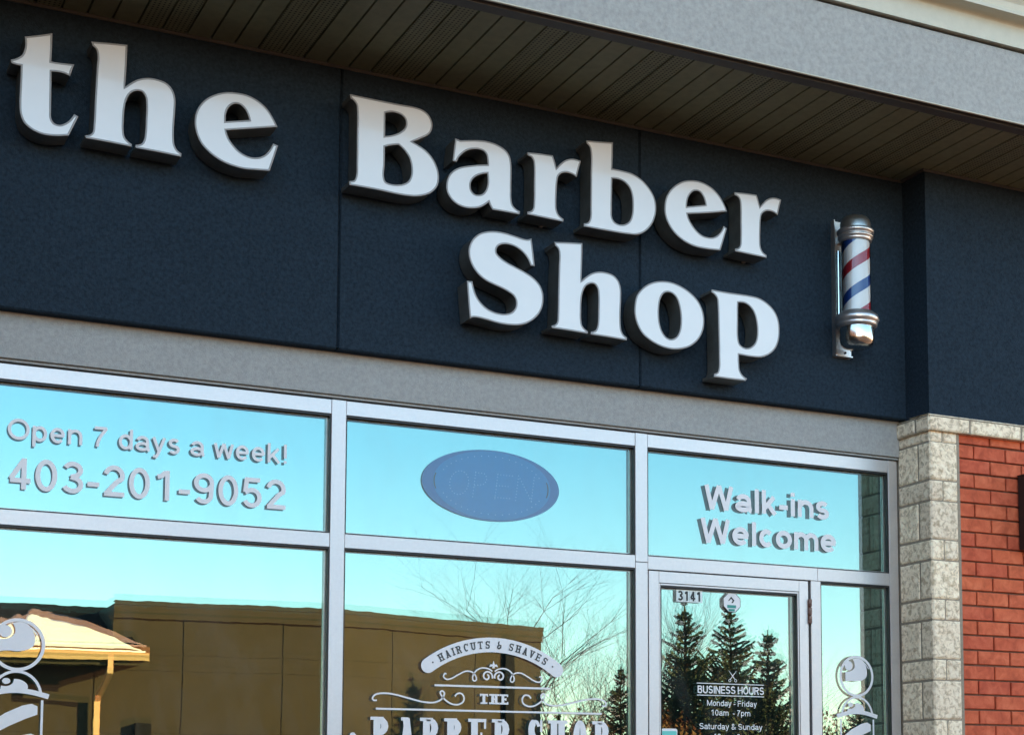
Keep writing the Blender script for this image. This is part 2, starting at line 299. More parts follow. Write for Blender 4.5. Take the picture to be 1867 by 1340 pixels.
SIGN=[
 ('t',[[(0.7197,3.9518,1),(0.7621,3.9657,0),(0.8027,3.9806,1),(0.8032,3.9347,0),(0.8022,3.8875,1),(0.8254,3.8881,0),(0.8725,3.8922,1),(0.8664,3.8731,0),(0.8601,3.8507,1),(0.8383,3.8570,0),(0.8040,3.8548,1),(0.8053,3.7927,0),(0.8063,3.7285,0),(0.8077,3.7030,0),(0.8164,3.6885,0),(0.8329,3.6852,0),(0.8491,3.6931,0),(0.8637,3.7072,0),(0.8765,3.7290,1),(0.8896,3.7234,1),(0.8762,3.6901,0),(0.8622,3.6558,1),(0.8207,3.6466,0),(0.7822,3.6452,0),(0.7495,3.6551,0),(0.7254,3.6745,0),(0.7144,3.7012,0),(0.7113,3.7325,0),(0.7116,3.7901,0),(0.7119,3.8553,1),(0.6978,3.8553,0),(0.6832,3.8580,1),(0.6814,3.8688,1),(0.7001,3.8775,0),(0.7143,3.8917,0),(0.7215,3.9142,0),(0.7224,3.9337,0)]]),
 ('h',[[(0.9223,3.9784,1),(0.9724,3.9850,0),(1.0350,3.9914,1),(1.0342,3.9223,0),(1.0313,3.8496,1),(1.0495,3.8670,0),(1.0750,3.8849,0),(1.1073,3.8949,0),(1.1368,3.8949,0),(1.1633,3.8881,0),(1.1819,3.8710,0),(1.1918,3.8434,0),(1.1925,3.8019,0),(1.1903,3.7529,0),(1.1908,3.7046,0),(1.1939,3.6844,0),(1.2032,3.6688,0),(1.2166,3.6609,1),(1.2153,3.6492,1),(1.1428,3.6517,0),(1.0687,3.6530,1),(1.0694,3.6634,1),(1.0870,3.6701,0),(1.0948,3.6835,0),(1.0984,3.7082,0),(1.0995,3.7530,0),(1.0998,3.8047,0),(1.0966,3.8282,0),(1.0858,3.8433,0),(1.0696,3.8442,0),(1.0504,3.8328,0),(1.0381,3.8098,0),(1.0319,3.7778,0),(1.0303,3.7399,0),(1.0306,3.7058,0),(1.0350,3.6827,0),(1.0450,3.6709,0),(1.0581,3.6631,1),(1.0567,3.6543,1),(0.9877,3.6563,0),(0.9142,3.6570,1),(0.9115,3.6656,1),(0.9271,3.6712,0),(0.9347,3.6811,0),(0.9372,3.7053,0),(0.9389,3.7904,0),(0.9415,3.8930,0),(0.9429,3.9343,0),(0.9382,3.9555,0),(0.9268,3.9650,1)]]),
 ('e',[[(1.5331,3.8097,1),(1.5185,3.8362,0),(1.4967,3.8659,0),(1.4672,3.8872,0),(1.4302,3.9002,0),(1.3936,3.9016,0),(1.3573,3.8966,0),(1.3215,3.8815,0),(1.2912,3.8595,0),(1.2689,3.8299,0),(1.2582,3.8000,0),(1.2568,3.7679,0),(1.2634,3.7374,0),(1.2794,3.7059,0),(1.3080,3.6794,0),(1.3418,3.6602,0),(1.3781,3.6494,0),(1.4197,3.6447,0),(1.4614,3.6480,0),(1.5087,3.6530,1),(1.5212,3.6935,0),(1.5361,3.7453,1),(1.5188,3.7497,1),(1.5073,3.7260,0),(1.4918,3.7057,0),(1.4736,3.6944,0),(1.4501,3.6894,0),(1.4265,3.6927,0),(1.4029,3.7045,0),(1.3817,3.7246,0),(1.3683,3.7435,0),(1.3606,3.7661,1),(1.4429,3.7869,0)],[(1.3582,3.7964,1),(1.3585,3.8165,0),(1.3637,3.8389,0),(1.3763,3.8561,0),(1.3892,3.8626,0),(1.4048,3.8629,0),(1.4207,3.8512,0),(1.4315,3.8331,0),(1.4371,3.8159,1)]]),
 ('B',[[(1.7837,3.9740,1),(1.8633,3.9727,0),(1.9664,3.9725,0),(2.0220,3.9730,0),(2.0501,3.9681,0),(2.0713,3.9550,0),(2.0839,3.9334,0),(2.0851,3.9096,0),(2.0755,3.8872,0),(2.0477,3.8666,0),(2.0123,3.8464,1),(2.0375,3.8374,0),(2.0656,3.8220,0),(2.0905,3.7974,0),(2.1067,3.7660,0),(2.1122,3.7361,0),(2.1072,3.7045,0),(2.0916,3.6814,0),(2.0638,3.6630,0),(2.0290,3.6521,0),(1.9840,3.6480,0),(1.8846,3.6514,0),(1.7861,3.6520,1),(1.7859,3.6663,1),(1.8016,3.6707,0),(1.8091,3.6870,0),(1.8108,3.7341,0),(1.8103,3.8345,0),(1.8098,3.9185,0),(1.8068,3.9414,0),(1.7975,3.9531,0),(1.7863,3.9583,1)],[(1.9117,3.9313,1),(1.9391,3.9393,0),(1.9668,3.9367,0),(1.9825,3.9261,0),(1.9879,3.9084,0),(1.9829,3.8904,0),(1.9675,3.8739,0),(1.9436,3.8593,0),(1.9118,3.8483,1)],[(1.9116,3.8100,1),(1.9337,3.8185,0),(1.9612,3.8262,1),(1.9821,3.8103,0),(1.9997,3.7880,0),(2.0087,3.7590,0),(2.0091,3.7285,0),(2.0007,3.7050,0),(1.9835,3.6902,0),(1.9560,3.6821,0),(1.9320,3.6813,0),(1.9166,3.6854,0),(1.9113,3.6946,0),(1.9116,3.7520,0)]]),
 ('a',[[(2.1717,3.8885,1),(2.1918,3.8841,1),(2.2283,3.8919,0),(2.2706,3.8986,0),(2.3076,3.8991,0),(2.3420,3.8917,0),(2.3679,3.8786,0),(2.3824,3.8593,0),(2.3883,3.8329,0),(2.3891,3.7892,0),(2.3888,3.7345,0),(2.3896,3.7018,0),(2.3949,3.6809,0),(2.4093,3.6683,0),(2.4244,3.6625,1),(2.4210,3.6505,1),(2.3720,3.6513,0),(2.3163,3.6511,1),(2.3077,3.6638,0),(2.3020,3.6764,1),(2.2836,3.6612,0),(2.2639,3.6499,0),(2.2386,3.6436,0),(2.2078,3.6420,0),(2.1771,3.6504,0),(2.1547,3.6681,0),(2.1420,3.6901,0),(2.1399,3.7138,0),(2.1457,3.7416,0),(2.1621,3.7660,0),(2.1871,3.7838,0),(2.2234,3.7970,0),(2.2572,3.8062,0),(2.2962,3.8139,1),(2.2952,3.8328,0),(2.2908,3.8511,0),(2.2794,3.8612,0),(2.2624,3.8641,0),(2.2426,3.8614,0),(2.2202,3.8532,0),(2.2006,3.8375,0),(2.1868,3.8215,0),(2.1780,3.8025,1),(2.1624,3.8037,1),(2.1670,3.8450,0)],[(2.2956,3.7812,1),(2.2744,3.7748,0),(2.2546,3.7646,0),(2.2392,3.7497,0),(2.2318,3.7295,0),(2.2339,3.7110,0),(2.2439,3.6992,0),(2.2608,3.6966,0),(2.2777,3.7035,0),(2.2903,3.7205,0),(2.2967,3.7433,0),(2.2971,3.7624,0)]]),
 ('r',[[(2.4515,3.8873,1),(2.5012,3.8916,0),(2.5528,3.8935,1),(2.5598,3.8759,0),(2.5677,3.8497,1),(2.5822,3.8667,0),(2.5991,3.8823,0),(2.6188,3.8922,0),(2.6386,3.8960,0),(2.6670,3.8928,1),(2.6585,3.8643,0),(2.6495,3.8289,1),(2.6274,3.8378,0),(2.6048,3.8386,0),(2.5879,3.8322,0),(2.5767,3.8211,0),(2.5712,3.7991,0),(2.5685,3.7620,0),(2.5672,3.7225,0),(2.5687,3.6940,0),(2.5771,3.6745,0),(2.5967,3.6620,1),(2.5953,3.6513,1),(2.5214,3.6538,0),(2.4530,3.6562,1),(2.4519,3.6666,1),(2.4661,3.6708,0),(2.4744,3.6812,0),(2.4776,3.7076,0),(2.4781,3.7727,0),(2.4779,3.8378,0),(2.4750,3.8608,0),(2.4681,3.8713,0),(2.4521,3.8762,1)]]),
 ('b',[[(2.6884,3.9752,1),(2.7433,3.9810,0),(2.7990,3.9879,1),(2.7979,3.9375,0),(2.7960,3.8869,1),(2.8362,3.8864,0),(2.8796,3.8824,0),(2.9195,3.8660,0),(2.9523,3.8384,0),(2.9741,3.8054,0),(2.9813,3.7700,0),(2.9775,3.7361,0),(2.9627,3.7005,0),(2.9334,3.6677,0),(2.9007,3.6510,0),(2.8646,3.6470,0),(2.7751,3.6460,0),(2.6791,3.6472,1),(2.6780,3.6590,1),(2.6956,3.6651,0),(2.7037,3.6787,0),(2.7061,3.7345,0),(2.7071,3.8491,0),(2.7071,3.9343,0),(2.7025,3.9532,0),(2.6901,3.9640,1)],[(2.7960,3.8487,1),(2.8218,3.8508,0),(2.8470,3.8436,0),(2.8686,3.8241,0),(2.8786,3.7961,0),(2.8811,3.7601,0),(2.8785,3.7266,0),(2.8683,3.6986,0),(2.8467,3.6820,0),(2.8251,3.6785,0),(2.8054,3.6852,0),(2.7958,3.7001,0),(2.7941,3.7326,0),(2.7952,3.7985,0)]]),
 ('e',[[(3.2913,3.8033,1),(3.2775,3.8328,0),(3.2573,3.8605,0),(3.2313,3.8821,0),(3.1995,3.8961,0),(3.1649,3.9023,0),(3.1304,3.8997,0),(3.0961,3.8895,0),(3.0647,3.8692,0),(3.0405,3.8446,0),(3.0234,3.8137,0),(3.0171,3.7795,0),(3.0189,3.7467,0),(3.0314,3.7157,0),(3.0524,3.6885,0),(3.0834,3.6653,0),(3.1175,3.6502,0),(3.1517,3.6426,0),(3.1919,3.6411,0),(3.2599,3.6450,1),(3.2734,3.6845,0),(3.2899,3.7367,1),(3.2753,3.7437,1),(3.2620,3.7189,0),(3.2444,3.7006,0),(3.2269,3.6914,0),(3.2038,3.6886,0),(3.1807,3.6920,0),(3.1578,3.7051,0),(3.1379,3.7250,0),(3.1238,3.7458,0),(3.1167,3.7657,1),(3.2074,3.7837,0)],[(3.1141,3.7942,1),(3.1156,3.8137,0),(3.1229,3.8354,0),(3.1359,3.8530,0),(3.1517,3.8622,0),(3.1690,3.8612,0),(3.1833,3.8481,0),(3.1918,3.8315,0),(3.1954,3.8140,1)]]),
 ('r',[[(3.3249,3.8856,1),(3.3742,3.8899,0),(3.4253,3.8919,1),(3.4323,3.8740,0),(3.4402,3.8475,1),(3.4546,3.8647,0),(3.4713,3.8805,0),(3.4908,3.8905,0),(3.5105,3.8943,0),(3.5386,3.8911,1),(3.5302,3.8623,0),(3.5212,3.8265,1),(3.4993,3.8354,0),(3.4770,3.8362,0),(3.4602,3.8298,0),(3.4491,3.8185,0),(3.4436,3.7963,0),(3.4409,3.7587,0),(3.4397,3.7187,0),(3.4411,3.6898,0),(3.4495,3.6701,0),(3.4689,3.6574,1),(3.4676,3.6466,1),(3.3943,3.6491,0),(3.3264,3.6516,1),(3.3253,3.6621,1),(3.3395,3.6663,0),(3.3476,3.6768,0),(3.3508,3.7037,0),(3.3513,3.7696,0),(3.3511,3.8355,0),(3.3483,3.8587,0),(3.3414,3.8693,0),(3.3255,3.8744,1)]]),
 ('S',[[(2.4691,3.5697,1),(2.4754,3.5254,0),(2.4824,3.4684,1),(2.4661,3.4683,1),(2.4552,3.4905,0),(2.4348,3.5129,0),(2.4078,3.5278,0),(2.3776,3.5334,0),(2.3509,3.5286,0),(2.3360,3.5169,0),(2.3328,3.4975,0),(2.3446,3.4835,0),(2.3713,3.4685,0),(2.4048,3.4561,0),(2.4453,3.4414,0),(2.4792,3.4241,0),(2.5030,3.4020,0),(2.5150,3.3751,0),(2.5168,3.3435,0),(2.5101,3.3140,0),(2.4899,3.2827,0),(2.4596,3.2582,0),(2.4260,3.2443,0),(2.3859,3.2391,0),(2.3427,3.2398,0),(2.2965,3.2462,0),(2.2637,3.2497,0),(2.2473,3.2490,0),(2.2327,3.2431,1),(2.2257,3.3129,0),(2.2203,3.3769,1),(2.2415,3.3784,1),(2.2465,3.3563,0),(2.2565,3.3297,0),(2.2764,3.3043,0),(2.3028,3.2861,0),(2.3326,3.2775,0),(2.3657,3.2773,0),(2.3923,3.2871,0),(2.4073,3.3064,0),(2.4095,3.3288,0),(2.4004,3.3465,0),(2.3819,3.3581,0),(2.3519,3.3696,0),(2.3187,3.3790,0),(2.2856,3.3916,0),(2.2559,3.4139,0),(2.2361,3.4422,0),(2.2267,3.4721,0),(2.2274,3.5003,0),(2.2403,3.5305,0),(2.2647,3.5547,0),(2.2943,3.5678,0),(2.3307,3.5745,0),(2.3674,3.5739,0),(2.4043,3.5686,0),(2.4346,3.5637,0),(2.4515,3.5632,0)]]),
 ('h',[[(2.5590,3.5703,1),(2.6097,3.5769,0),(2.6729,3.5833,1),(2.6721,3.5144,0),(2.6692,3.4418,1),(2.6876,3.4592,0),(2.7134,3.4770,0),(2.7460,3.4870,0),(2.7758,3.4870,0),(2.8026,3.4802,0),(2.8214,3.4631,0),(2.8314,3.4356,0),(2.8321,3.3942,0),(2.8299,3.3454,0),(2.8304,3.2971,0),(2.8336,3.2770,0),(2.8430,3.2614,0),(2.8565,3.2535,1),(2.8551,3.2419,1),(2.7819,3.2444,0),(2.7069,3.2457,1),(2.7077,3.2560,1),(2.7255,3.2627,0),(2.7333,3.2760,0),(2.7370,3.3007,0),(2.7381,3.3454,0),(2.7384,3.3970,0),(2.7352,3.4204,0),(2.7243,3.4355,0),(2.7079,3.4364,0),(2.6885,3.4251,0),(2.6761,3.4021,0),(2.6698,3.3701,0),(2.6682,3.3323,0),(2.6684,3.2983,0),(2.6729,3.2753,0),(2.6830,3.2635,0),(2.6962,3.2557,1),(2.6948,3.2469,1),(2.6251,3.2489,0),(2.5509,3.2497,1),(2.5481,3.2582,1),(2.5638,3.2638,0),(2.5715,3.2737,0),(2.5741,3.2978,0),(2.5758,3.3827,0),(2.5784,3.4851,0),(2.5798,3.5263,0),(2.5750,3.5474,0),(2.5635,3.5570,1)]]),
 ('o',[[(3.0030,3.4880,0),(3.0423,3.4899,0),(3.0845,3.4807,0),(3.1269,3.4613,0),(3.1610,3.4329,0),(3.1807,3.3974,0),(3.1868,3.3575,0),(3.1802,3.3186,0),(3.1600,3.2830,0),(3.1256,3.2535,0),(3.0860,3.2380,0),(3.0466,3.2324,0),(3.0019,3.2369,0),(2.9576,3.2526,0),(2.9218,3.2755,0),(2.8999,3.3075,0),(2.8890,3.3434,0),(2.8891,3.3807,0),(2.8974,3.4168,0),(2.9195,3.4473,0),(2.9473,3.4688,0),(2.9751,3.4815,0)],[(3.0308,3.4491,0),(3.0505,3.4455,0),(3.0673,3.4302,0),(3.0784,3.4014,0),(3.0844,3.3643,0),(3.0837,3.3289,0),(3.0765,3.3002,0),(3.0637,3.2810,0),(3.0440,3.2710,0),(3.0244,3.2748,0),(3.0077,3.2914,0),(2.9953,3.3224,0),(2.9913,3.3570,0),(2.9928,3.3923,0),(2.9999,3.4234,0),(3.0140,3.4430,0)]]),
 ('p',[[(3.2199,3.4864,1),(3.2978,3.4851,0),(3.3859,3.4860,0),(3.4303,3.4825,0),(3.4674,3.4681,0),(3.5007,3.4417,0),(3.5191,3.4083,0),(3.5243,3.3699,0),(3.5200,3.3270,0),(3.5027,3.2892,0),(3.4725,3.2628,0),(3.4389,3.2491,0),(3.3982,3.2457,0),(3.3394,3.2473,1),(3.3398,3.2115,0),(3.3443,3.1832,0),(3.3570,3.1671,0),(3.3752,3.1580,1),(3.3678,3.1482,1),(3.2948,3.1472,0),(3.2281,3.1481,1),(3.2282,3.1601,1),(3.2426,3.1666,0),(3.2489,3.1816,0),(3.2504,3.2358,0),(3.2487,3.3471,0),(3.2465,3.4267,0),(3.2431,3.4550,0),(3.2324,3.4680,0),(3.2191,3.4747,1)],[(3.3377,3.4510,1),(3.3671,3.4528,0),(3.3891,3.4428,0),(3.4074,3.4227,0),(3.4182,3.3918,0),(3.4223,3.3567,0),(3.4193,3.3208,0),(3.4079,3.2968,0),(3.3838,3.2794,0),(3.3617,3.2782,0),(3.3435,3.2888,0),(3.3371,3.3105,0),(3.3363,3.3746,0)]]),
]

# ------------------------------------------------------------------ ground
mb = MB(); mb.face([(-400,-400,-.15),(400,-400,-.15),(400,400,-.15),(-400,400,-.15)])
o = mb.build('asphalt_ground', M['asphalt']); o['kind'] = 'structure'
mb = MB(); mb.box(-6, 12, -2.4, 6.5, -.3, 0, skip='b')
o = mb.build('sidewalk', M['concrete']); o['kind'] = 'structure'

# ------------------------------------------------------------------ the shop building
XL, XR = -2.6, 7.6
ZS = 4.115                         # underside of the soffit
shop = thing('shop_building', 'barber shop storefront with navy wall, aluminium windows and red brick pier', 'building')
# concealed body behind the front
mb = MB(); mb.box(XL, XR, .05, 6, 0, 4.6, skip='b')
mb.build('side_wall', M['grey'], shop)
# unseen block and its cap, added left of the shop to shade the pier
mb = MB(); mb.box(-9, -3.1, -9.5, 6, 0, 5.2, skip='b'); mb.build('shade_block', M['brown'], shop)
mb = MB(); mb.box(-9.1, -3.0, -9.6, 6.1, 5.2, 5.35); mb.build('shade_block_cap', M['trimdark'], shop)
# navy sign wall, three panels parted by V-joints
mb = MB(); prof = []
jx = [XL, -.575, .605, 1.786, 2.965, 4.2]
for i in range(5):
    a, b = jx[i], jx[i+1]; g = .006
    x0 = a+(g if i else 0); x1 = b-(g if i < 4 else 0)
    mb.face([(x0,-.065,3.108),(x1,-.065,3.108),(x1,-.065,ZS),(x0,-.065,ZS)])
    mb.face([(x0,-.060,3.1025),(x1,-.060,3.1025),(x1,-.065,3.108),(x0,-.065,3.108)])
    mb.face([(x0,-.018,3.1025),(x1,-.018,3.1025),(x1,-.060,3.1025),(x0,-.060,3.1025)])
    if i < 4:
        mb.face([(x1,-.065,3.108),(b,-.054,3.108),(b,-.054,ZS),(x1,-.065,ZS)])
        mb.face([(x1,-.018,3.1025),(b,-.018,3.1025),(b,-.054,3.108),(x1,-.060,3.1025)])
    if i:
        mb.face([(a,-.054,3.108),(x0,-.065,3.108),(x0,-.065,ZS),(a,-.054,ZS)])
        mb.face([(a,-.018,3.1025),(x0,-.018,3.1025),(x0,-.060,3.1025),(a,-.054,3.108)])
mb.build('sign_wall', M['navy'], shop)
# navy wall above the pier, set forward
mb = MB(); mb.face([(4.2,-.065,3.098),(4.2,-.22,3.098),(4.2,-.22,ZS),(4.2,-.065,ZS)])
mb.face([(4.2,-.22,3.098),(XR,-.22,3.098),(XR,-.22,ZS),(4.2,-.22,ZS)])
mb.build('pier_wall', M['navy'], shop)
# grey stucco band over the windows with its lower reveal
mb = MB(); mb.extrude_x([(-.017,3.104),(-.017,2.955),(-.012,2.9535),(-.004,2.9535),(-.004,2.9495),(-.010,2.9490),(-.010,2.9445),(.05,2.9440)], XL, 4.198)
mb.build('stucco_band', M['grey'], shop)
# soffit: boards running out from the wall, grooves between
mb = MB(); x = XL; pitch = .0805; x += (1.081-XL) % pitch - pitch; k = 0
while x < XR:
    x1 = x+pitch; g = .0075
    perf = 1 if (k % 5) in (1, 2) else 0
    y0, y1 = -.700, (-.065 if x < 4.2 else -.22)
    mb.face([(x+g,y0,ZS),(x+g,y1,ZS),(x1,y1,ZS),(x1,y0,ZS)], perf)
    mb.face([(x,y0,ZS),(x,y1,ZS),(x+.0015,y1,ZS+.009),(x+.0015,y0,ZS+.009)], 0)
    mb.face([(x+.0015,y0,ZS+.009),(x+.0015,y1,ZS+.009),(x+g-.0015,y1,ZS+.009),(x+g-.0015,y0,ZS+.009)], 0)
    mb.face([(x+g-.0015,y0,ZS+.009),(x+g-.0015,y1,ZS+.009),(x+g,y1,ZS),(x+g,y0,ZS)], 0)
    x = x1; k += 1
def perforated():
    m = M['soffit'].copy(); m.name = 'perforated_soffit'; nt = m.node_tree
    b = [n for n in nt.nodes if n.type == 'BSDF_PRINCIPLED'][0]
    src = b.inputs['Base Color'].links[0].from_socket; v = coords(nt)
    mp = N(nt, 'ShaderNodeVectorMath', operation='SCALE'); mp.inputs['Scale'].default_value = 1/.015; nt.links.new(v, mp.inputs[0])
    fr = N(nt, 'ShaderNodeVectorMath', operation='FRACTION'); nt.links.new(mp.outputs[0], fr.inputs[0])
    sb = N(nt, 'ShaderNodeVectorMath', operation='SUBTRACT'); sb.inputs[1].default_value = (.5,.5,0); nt.links.new(fr.outputs[0], sb.inputs[0])
    ml = N(nt, 'ShaderNodeVectorMath', operation='MULTIPLY'); ml.inputs[1].default_value = (1,1,0); nt.links.new(sb.outputs[0], ml.inputs[0])
    ln = N(nt, 'ShaderNodeVectorMath', operation='LENGTH'); nt.links.new(ml.outputs[0], ln.inputs[0])
    lt = N(nt, 'ShaderNodeMath', operation='LESS_THAN'); lt.inputs[1].default_value = .24; nt.links.new(ln.outputs['Value'], lt.inputs[0])
    mx = N(nt, 'ShaderNodeMix', data_type='RGBA'); mx.inputs['B'].default_value = (.008,.008,.006,1)
    nt.links.new(lt.outputs[0], mx.inputs['Factor']); nt.links.new(src, mx.inputs['A']); nt.links.new(mx.outputs['Result'], b.inputs['Base Color'])
    return m
M['perf'] = perforated()
sf = mb.build('soffit', [M['soffit'], M['perf']], shop)
# trims of the soffit: thin channel on the walls, broad edge strip at the fascia
mb = MB(); mb.box(XL, 4.196, -.070, -.0655, ZS-.012, ZS-.001); mb.box(4.190, 4.1995, -.2245, -.0705, ZS-.012, ZS-.001); mb.box(4.2, XR, -.2255, -.2205, ZS-.012, ZS-.001)
mb.build('wall_channel', M['trimdark'], sf)
mb = MB(); mb.extrude_x([(-.69,4.13),(-.69,ZS-.004),(-.742,ZS-.005),(-.742,4.13)], XL, XR)
mb.build('edge_strip', M['trimdark'], sf)
mb = MB(); mb.extrude_x([(-.05,4.14),(-.757,4.14)], XL, XR); mb.build('void_liner', M['black'], sf)
# fascia
mb = MB(); mb.extrude_x([(-.757,4.14),(-.757,4.116),(-.7635,4.1145),(-.7635,4.1165),(-.768,4.1195),(-.768,4.397),(-.70,4.397)], XL, XR)
mb.build('fascia', M['greyfascia'], shop)
mb = MB(); mb.extrude_x([(-.7695,4.1185),(-.7695,4.1145),(-.7645,4.1135)], XL, XR); mb.build('drip_edge', M['cream'], shop)
mb = MB(); mb.extrude_x([(-.755,4.397),(-.755,4.407)], XL, XR, 0)
mb.build('fascia_joint', M['black'], shop)
mb = MB(); mb.extrude_x([(-.755,4.4085),(-.786,4.4065),(-.786,4.488),(-.789,4.4925),(-.797,4.497),(-.812,4.500),(-.848,4.5015),(-.848,4.5125),(-.8465,4.514),(-.840,4.515),(-.838,4.524),(-.842,4.545),(-.855,4.57),(-.880,4.585),(-.880,4.60),(-.70,4.61),(.3,4.62)], XL, XR)
mb.build('parapet_cap', M['cream'], shop)
for xx in (XL, XR): mb = MB(); mb.face([(xx,.05,4.11),(xx,-.768,4.116),(xx,-.768,4.397),(xx,-.786,4.488),(xx,-.84,4.55),(xx,.05,4.60)]); mb.build('fascia_end', M['greyfascia'], shop)

# stone pier: rock-faced blocks
def stone_face(mb, x0, x1, z0, z1, y, rng, along='x', amp=.0045, cell=.006, px=None):
    nx = max(3, int((x1-x0)/cell)); nz = max(3, int((z1-z0)/cell)); off = Vector((rng.random()*50, rng.random()*50, rng.random()*50))
    vs = []
    for j in range(nz+1):
        for i in range(nx+1):
            u = x0+(x1-x0)*i/nx; z = z0+(z1-z0)*j/nz
            e = min(i, nx-i, 99)/nx*(x1-x0); e2 = min(j, nz-j)/nz*(z1-z0)
            edge = min(1, min(e, e2)/.010)
            q = Vector((u*1., 0, z))
            h = noise.noise(q*38+off)*.62+noise.noise(q*85+off)*.30+noise.noise(q*170+off)*.16
            h = amp*(h+.25)*edge - .006*(1-edge)**2
            je = .0016*noise.noise(q*60+off)
            if along == 'x': vs.append((u+(je if 0 < i < nx else 0), y-h, z))
            else: vs.append((px-h, u, z))
    F = []
    W_ = nx+1
    for j in range(nz):
        for i in range(nx):
            a = j*W_+i; F.append((a, a+1, a+W_+1, a+W_) if along == 'x' else (a, a+W_, a+W_+1, a+1))
    mb.idx(vs, F, 0, False)
rng = random.Random(4)
mb = MB(); zc = 3.024; rows = []
z = 2.985; rows.append((2.987, 3.030, 's'))
while z > .02:
    rows.append((max(0, z-.157+.004), z, 't')); z -= .157
    if z <= .02: break
    rows.append((max(0, z-.084+.004), z, 's')); z -= .084
for z0, z1, kind in rows:
    if z1-z0 < .01: continue
    xs = [4.2, 4.338] if kind == 't' else [4.2, 4.264, 4.268, 4.338]
    for a, b in zip(xs[::2], xs[1::2]): stone_face(mb, a, b, z0, z1, -.22, rng)
    ys = [-.22, -.139, -.136, -.002] if kind == 't' else [-.22, -.002]
    for a, b in zip(ys[::2], ys[1::2]):
        if a < -.2: a = -.220
        stone_face(mb, a, b, z0, z1, 0, rng, 'y', px=4.2, amp=.003)
pier = mb.build('stone_pier', M['stone'], shop)
mb = MB(); mb.box(4.2035, 4.352, -.2145, .05, 0, 3.03); mb.build('mortar_core', M['stonemortar'], pier)
# ledge course on top
mb = MB(); zt, zb = 3.0955, 3.029
xs = [4.188, 4.395, 4.3985, 4.664, 4.6675, 4.93]
while xs[-1] < XR-.3: xs += [xs[-1]+.0035, min(XR, xs[-1]+.268)]
for a, b in zip(xs[::2], xs[1::2]):
    stone_face(mb, a, b, zb, zt-.006, -.234, rng, amp=.002, cell=.008)
    mb.face([(a,-.234,zt-.006),(b,-.234,zt-.006),(b,-.228,zt),(a,-.228,zt)]); mb.face([(a,-.228,zt),(b,-.228,zt),(b,-.10,zt+.004),(a,-.10,zt+.004)])
    mb.face([(a,-.234,zb),(a,.0,zb),(b,.0,zb),(b,-.234,zb)])
for a, b in ((-.234,-.140),(-.1365,-.002)):
    stone_face(mb, a, b, zb, zt-.006, 0, rng, 'y', px=4.188, amp=.0015, cell=.008)
    mb.face([(4.188,b,zt-.006),(4.188,a,zt-.006),(4.196,a,zt),(4.196,b,zt)])
mb.build('stone_ledge', M['stone'], shop)
mb = MB(); mb.box(4.1915, XR, -.2305, .04, 3.0305, 3.093); mb.build('ledge_core', M['stonemortar'], shop)
# brickwork
mb = MB(); zz = 2.9895+.0602; row = 0; ph, pl = .0602, .1655
while zz > .02:
    x = 4.357; first = .158 if row % 2 else .0815
    if row == 0: first = .158
    first = .158 if row % 2 == 0 else .0745
    z1 = zz; z0 = max(.0, zz-ph+.0075)
    L = first
    while x < XR:
        x1 = min(XR, x+L)
        j = rng.uniform(-.0012, .0012); t = rng.uniform(-.0008,.0008)
        mb.bevbox(x, x1, -.2045+j, -.185, z0+t, z1+t, .0022); x = x1+.0075; L = pl-.0075
    zz -= ph; row += 1
bw = mb.build('brick_wall', M['brick'], shop)
mb = MB(); mb.box(4.353, XR, -.1915, .05, 0, 3.028); mb.build('brick_mortar', M['mortar'], bw)

# ---- aluminium storefront
def mullion(x0, x1, z0=.0, z1=2.9405): mb = MB(); mb.bevbox(x0, x1, 0, .10, z0, z1, .0012); return mb.build('mullion', M['alu'], shop)
mullion(-.582, -.530); mullion(.6005, .6525); mullion(1.789, 1.8415); mullion(2.9775, 3.030, 2.447); mullion(2.9775, 3.030, 0, 2.4455); mullion(4.152, 4.1965)
mullion(3.765, 3.8125, 0, 2.4195)
bays = [(-.5293,.5998),(.6532,1.7883),(1.8422,2.9768),(3.0307,4.1513)]
def rail(a, b, z0, z1, y0=.0005): mb = MB(); mb.bevbox(a, b, y0, .095, z0, z1, .0012); return mb.build('rail', M['alu'], shop)
for i, (a, b) in enumerate(bays):
    rail(a, b, 2.889, 2.9395); 
    if i < 3: rail(a, b, 2.4225, 2.4715); rail(a, b, .02, .12)
rail(3.0307, 3.7985, 2.4205, 2.4715); rail(3.7992, 4.1513, 2.4205, 2.4715); rail(3.8132, 4.1513, .02, .12)
YO, YI = .0225, .0350          # outer lite, reflective inner lite
def window(a, b, z0, z1, tilt=.0021, par=None):
    mb = MB(); mb.face([(a,YI,z0),(b,YI,z0),(b,YI,z1),(a,YI,z1)])
    if par is None: wdw = mb.build('window', M['mirror'], shop)
    else: wdw = mb.build('glazing', M['mirror'], par)
    d = tilt*(z1-z0)/2
    mb = MB(); mb.face([(a,YO+d,z0),(b,YO+d,z0),(b,YO-d,z1),(a,YO-d,z1)]); 
    host = wdw if par is None else par
    mb.build('pane', M['pane'], host)
    # spacer bar between the lites and the black gasket
    mb = MB(); s = .0095
    for (x0, x1, q0, q1) in ((a, a+s, z0, z1), (b-s, b, z0, z1), (a+s, b-s, z0, z0+s), (a+s, b-s, z1-s, z1)): mb.box(x0, x1, YO+.005, YI-.002, q0, q1)
    mb.build('spacer', M['galv'], host)
    mb = MB(); s = .0042
    for (x0, x1, q0, q1) in ((a, a+s, z0, z1), (b-s, b, z0, z1), (a+s, b-s, z0, z0+s), (a+s, b-s, z1-s, z1)): mb.box(x0, x1, .004, YO-.0005-d, q0-(.003 if q1 == z1 and q0 > z0 else 0), q1)
    mb.build('gasket', M['black'], host)
    return wdw
for i, (a, b) in enumerate(bays):
    window(a, b, 2.4715, 2.889, 0.)
    if i < 3: window(a, b, .12, 2.4225)
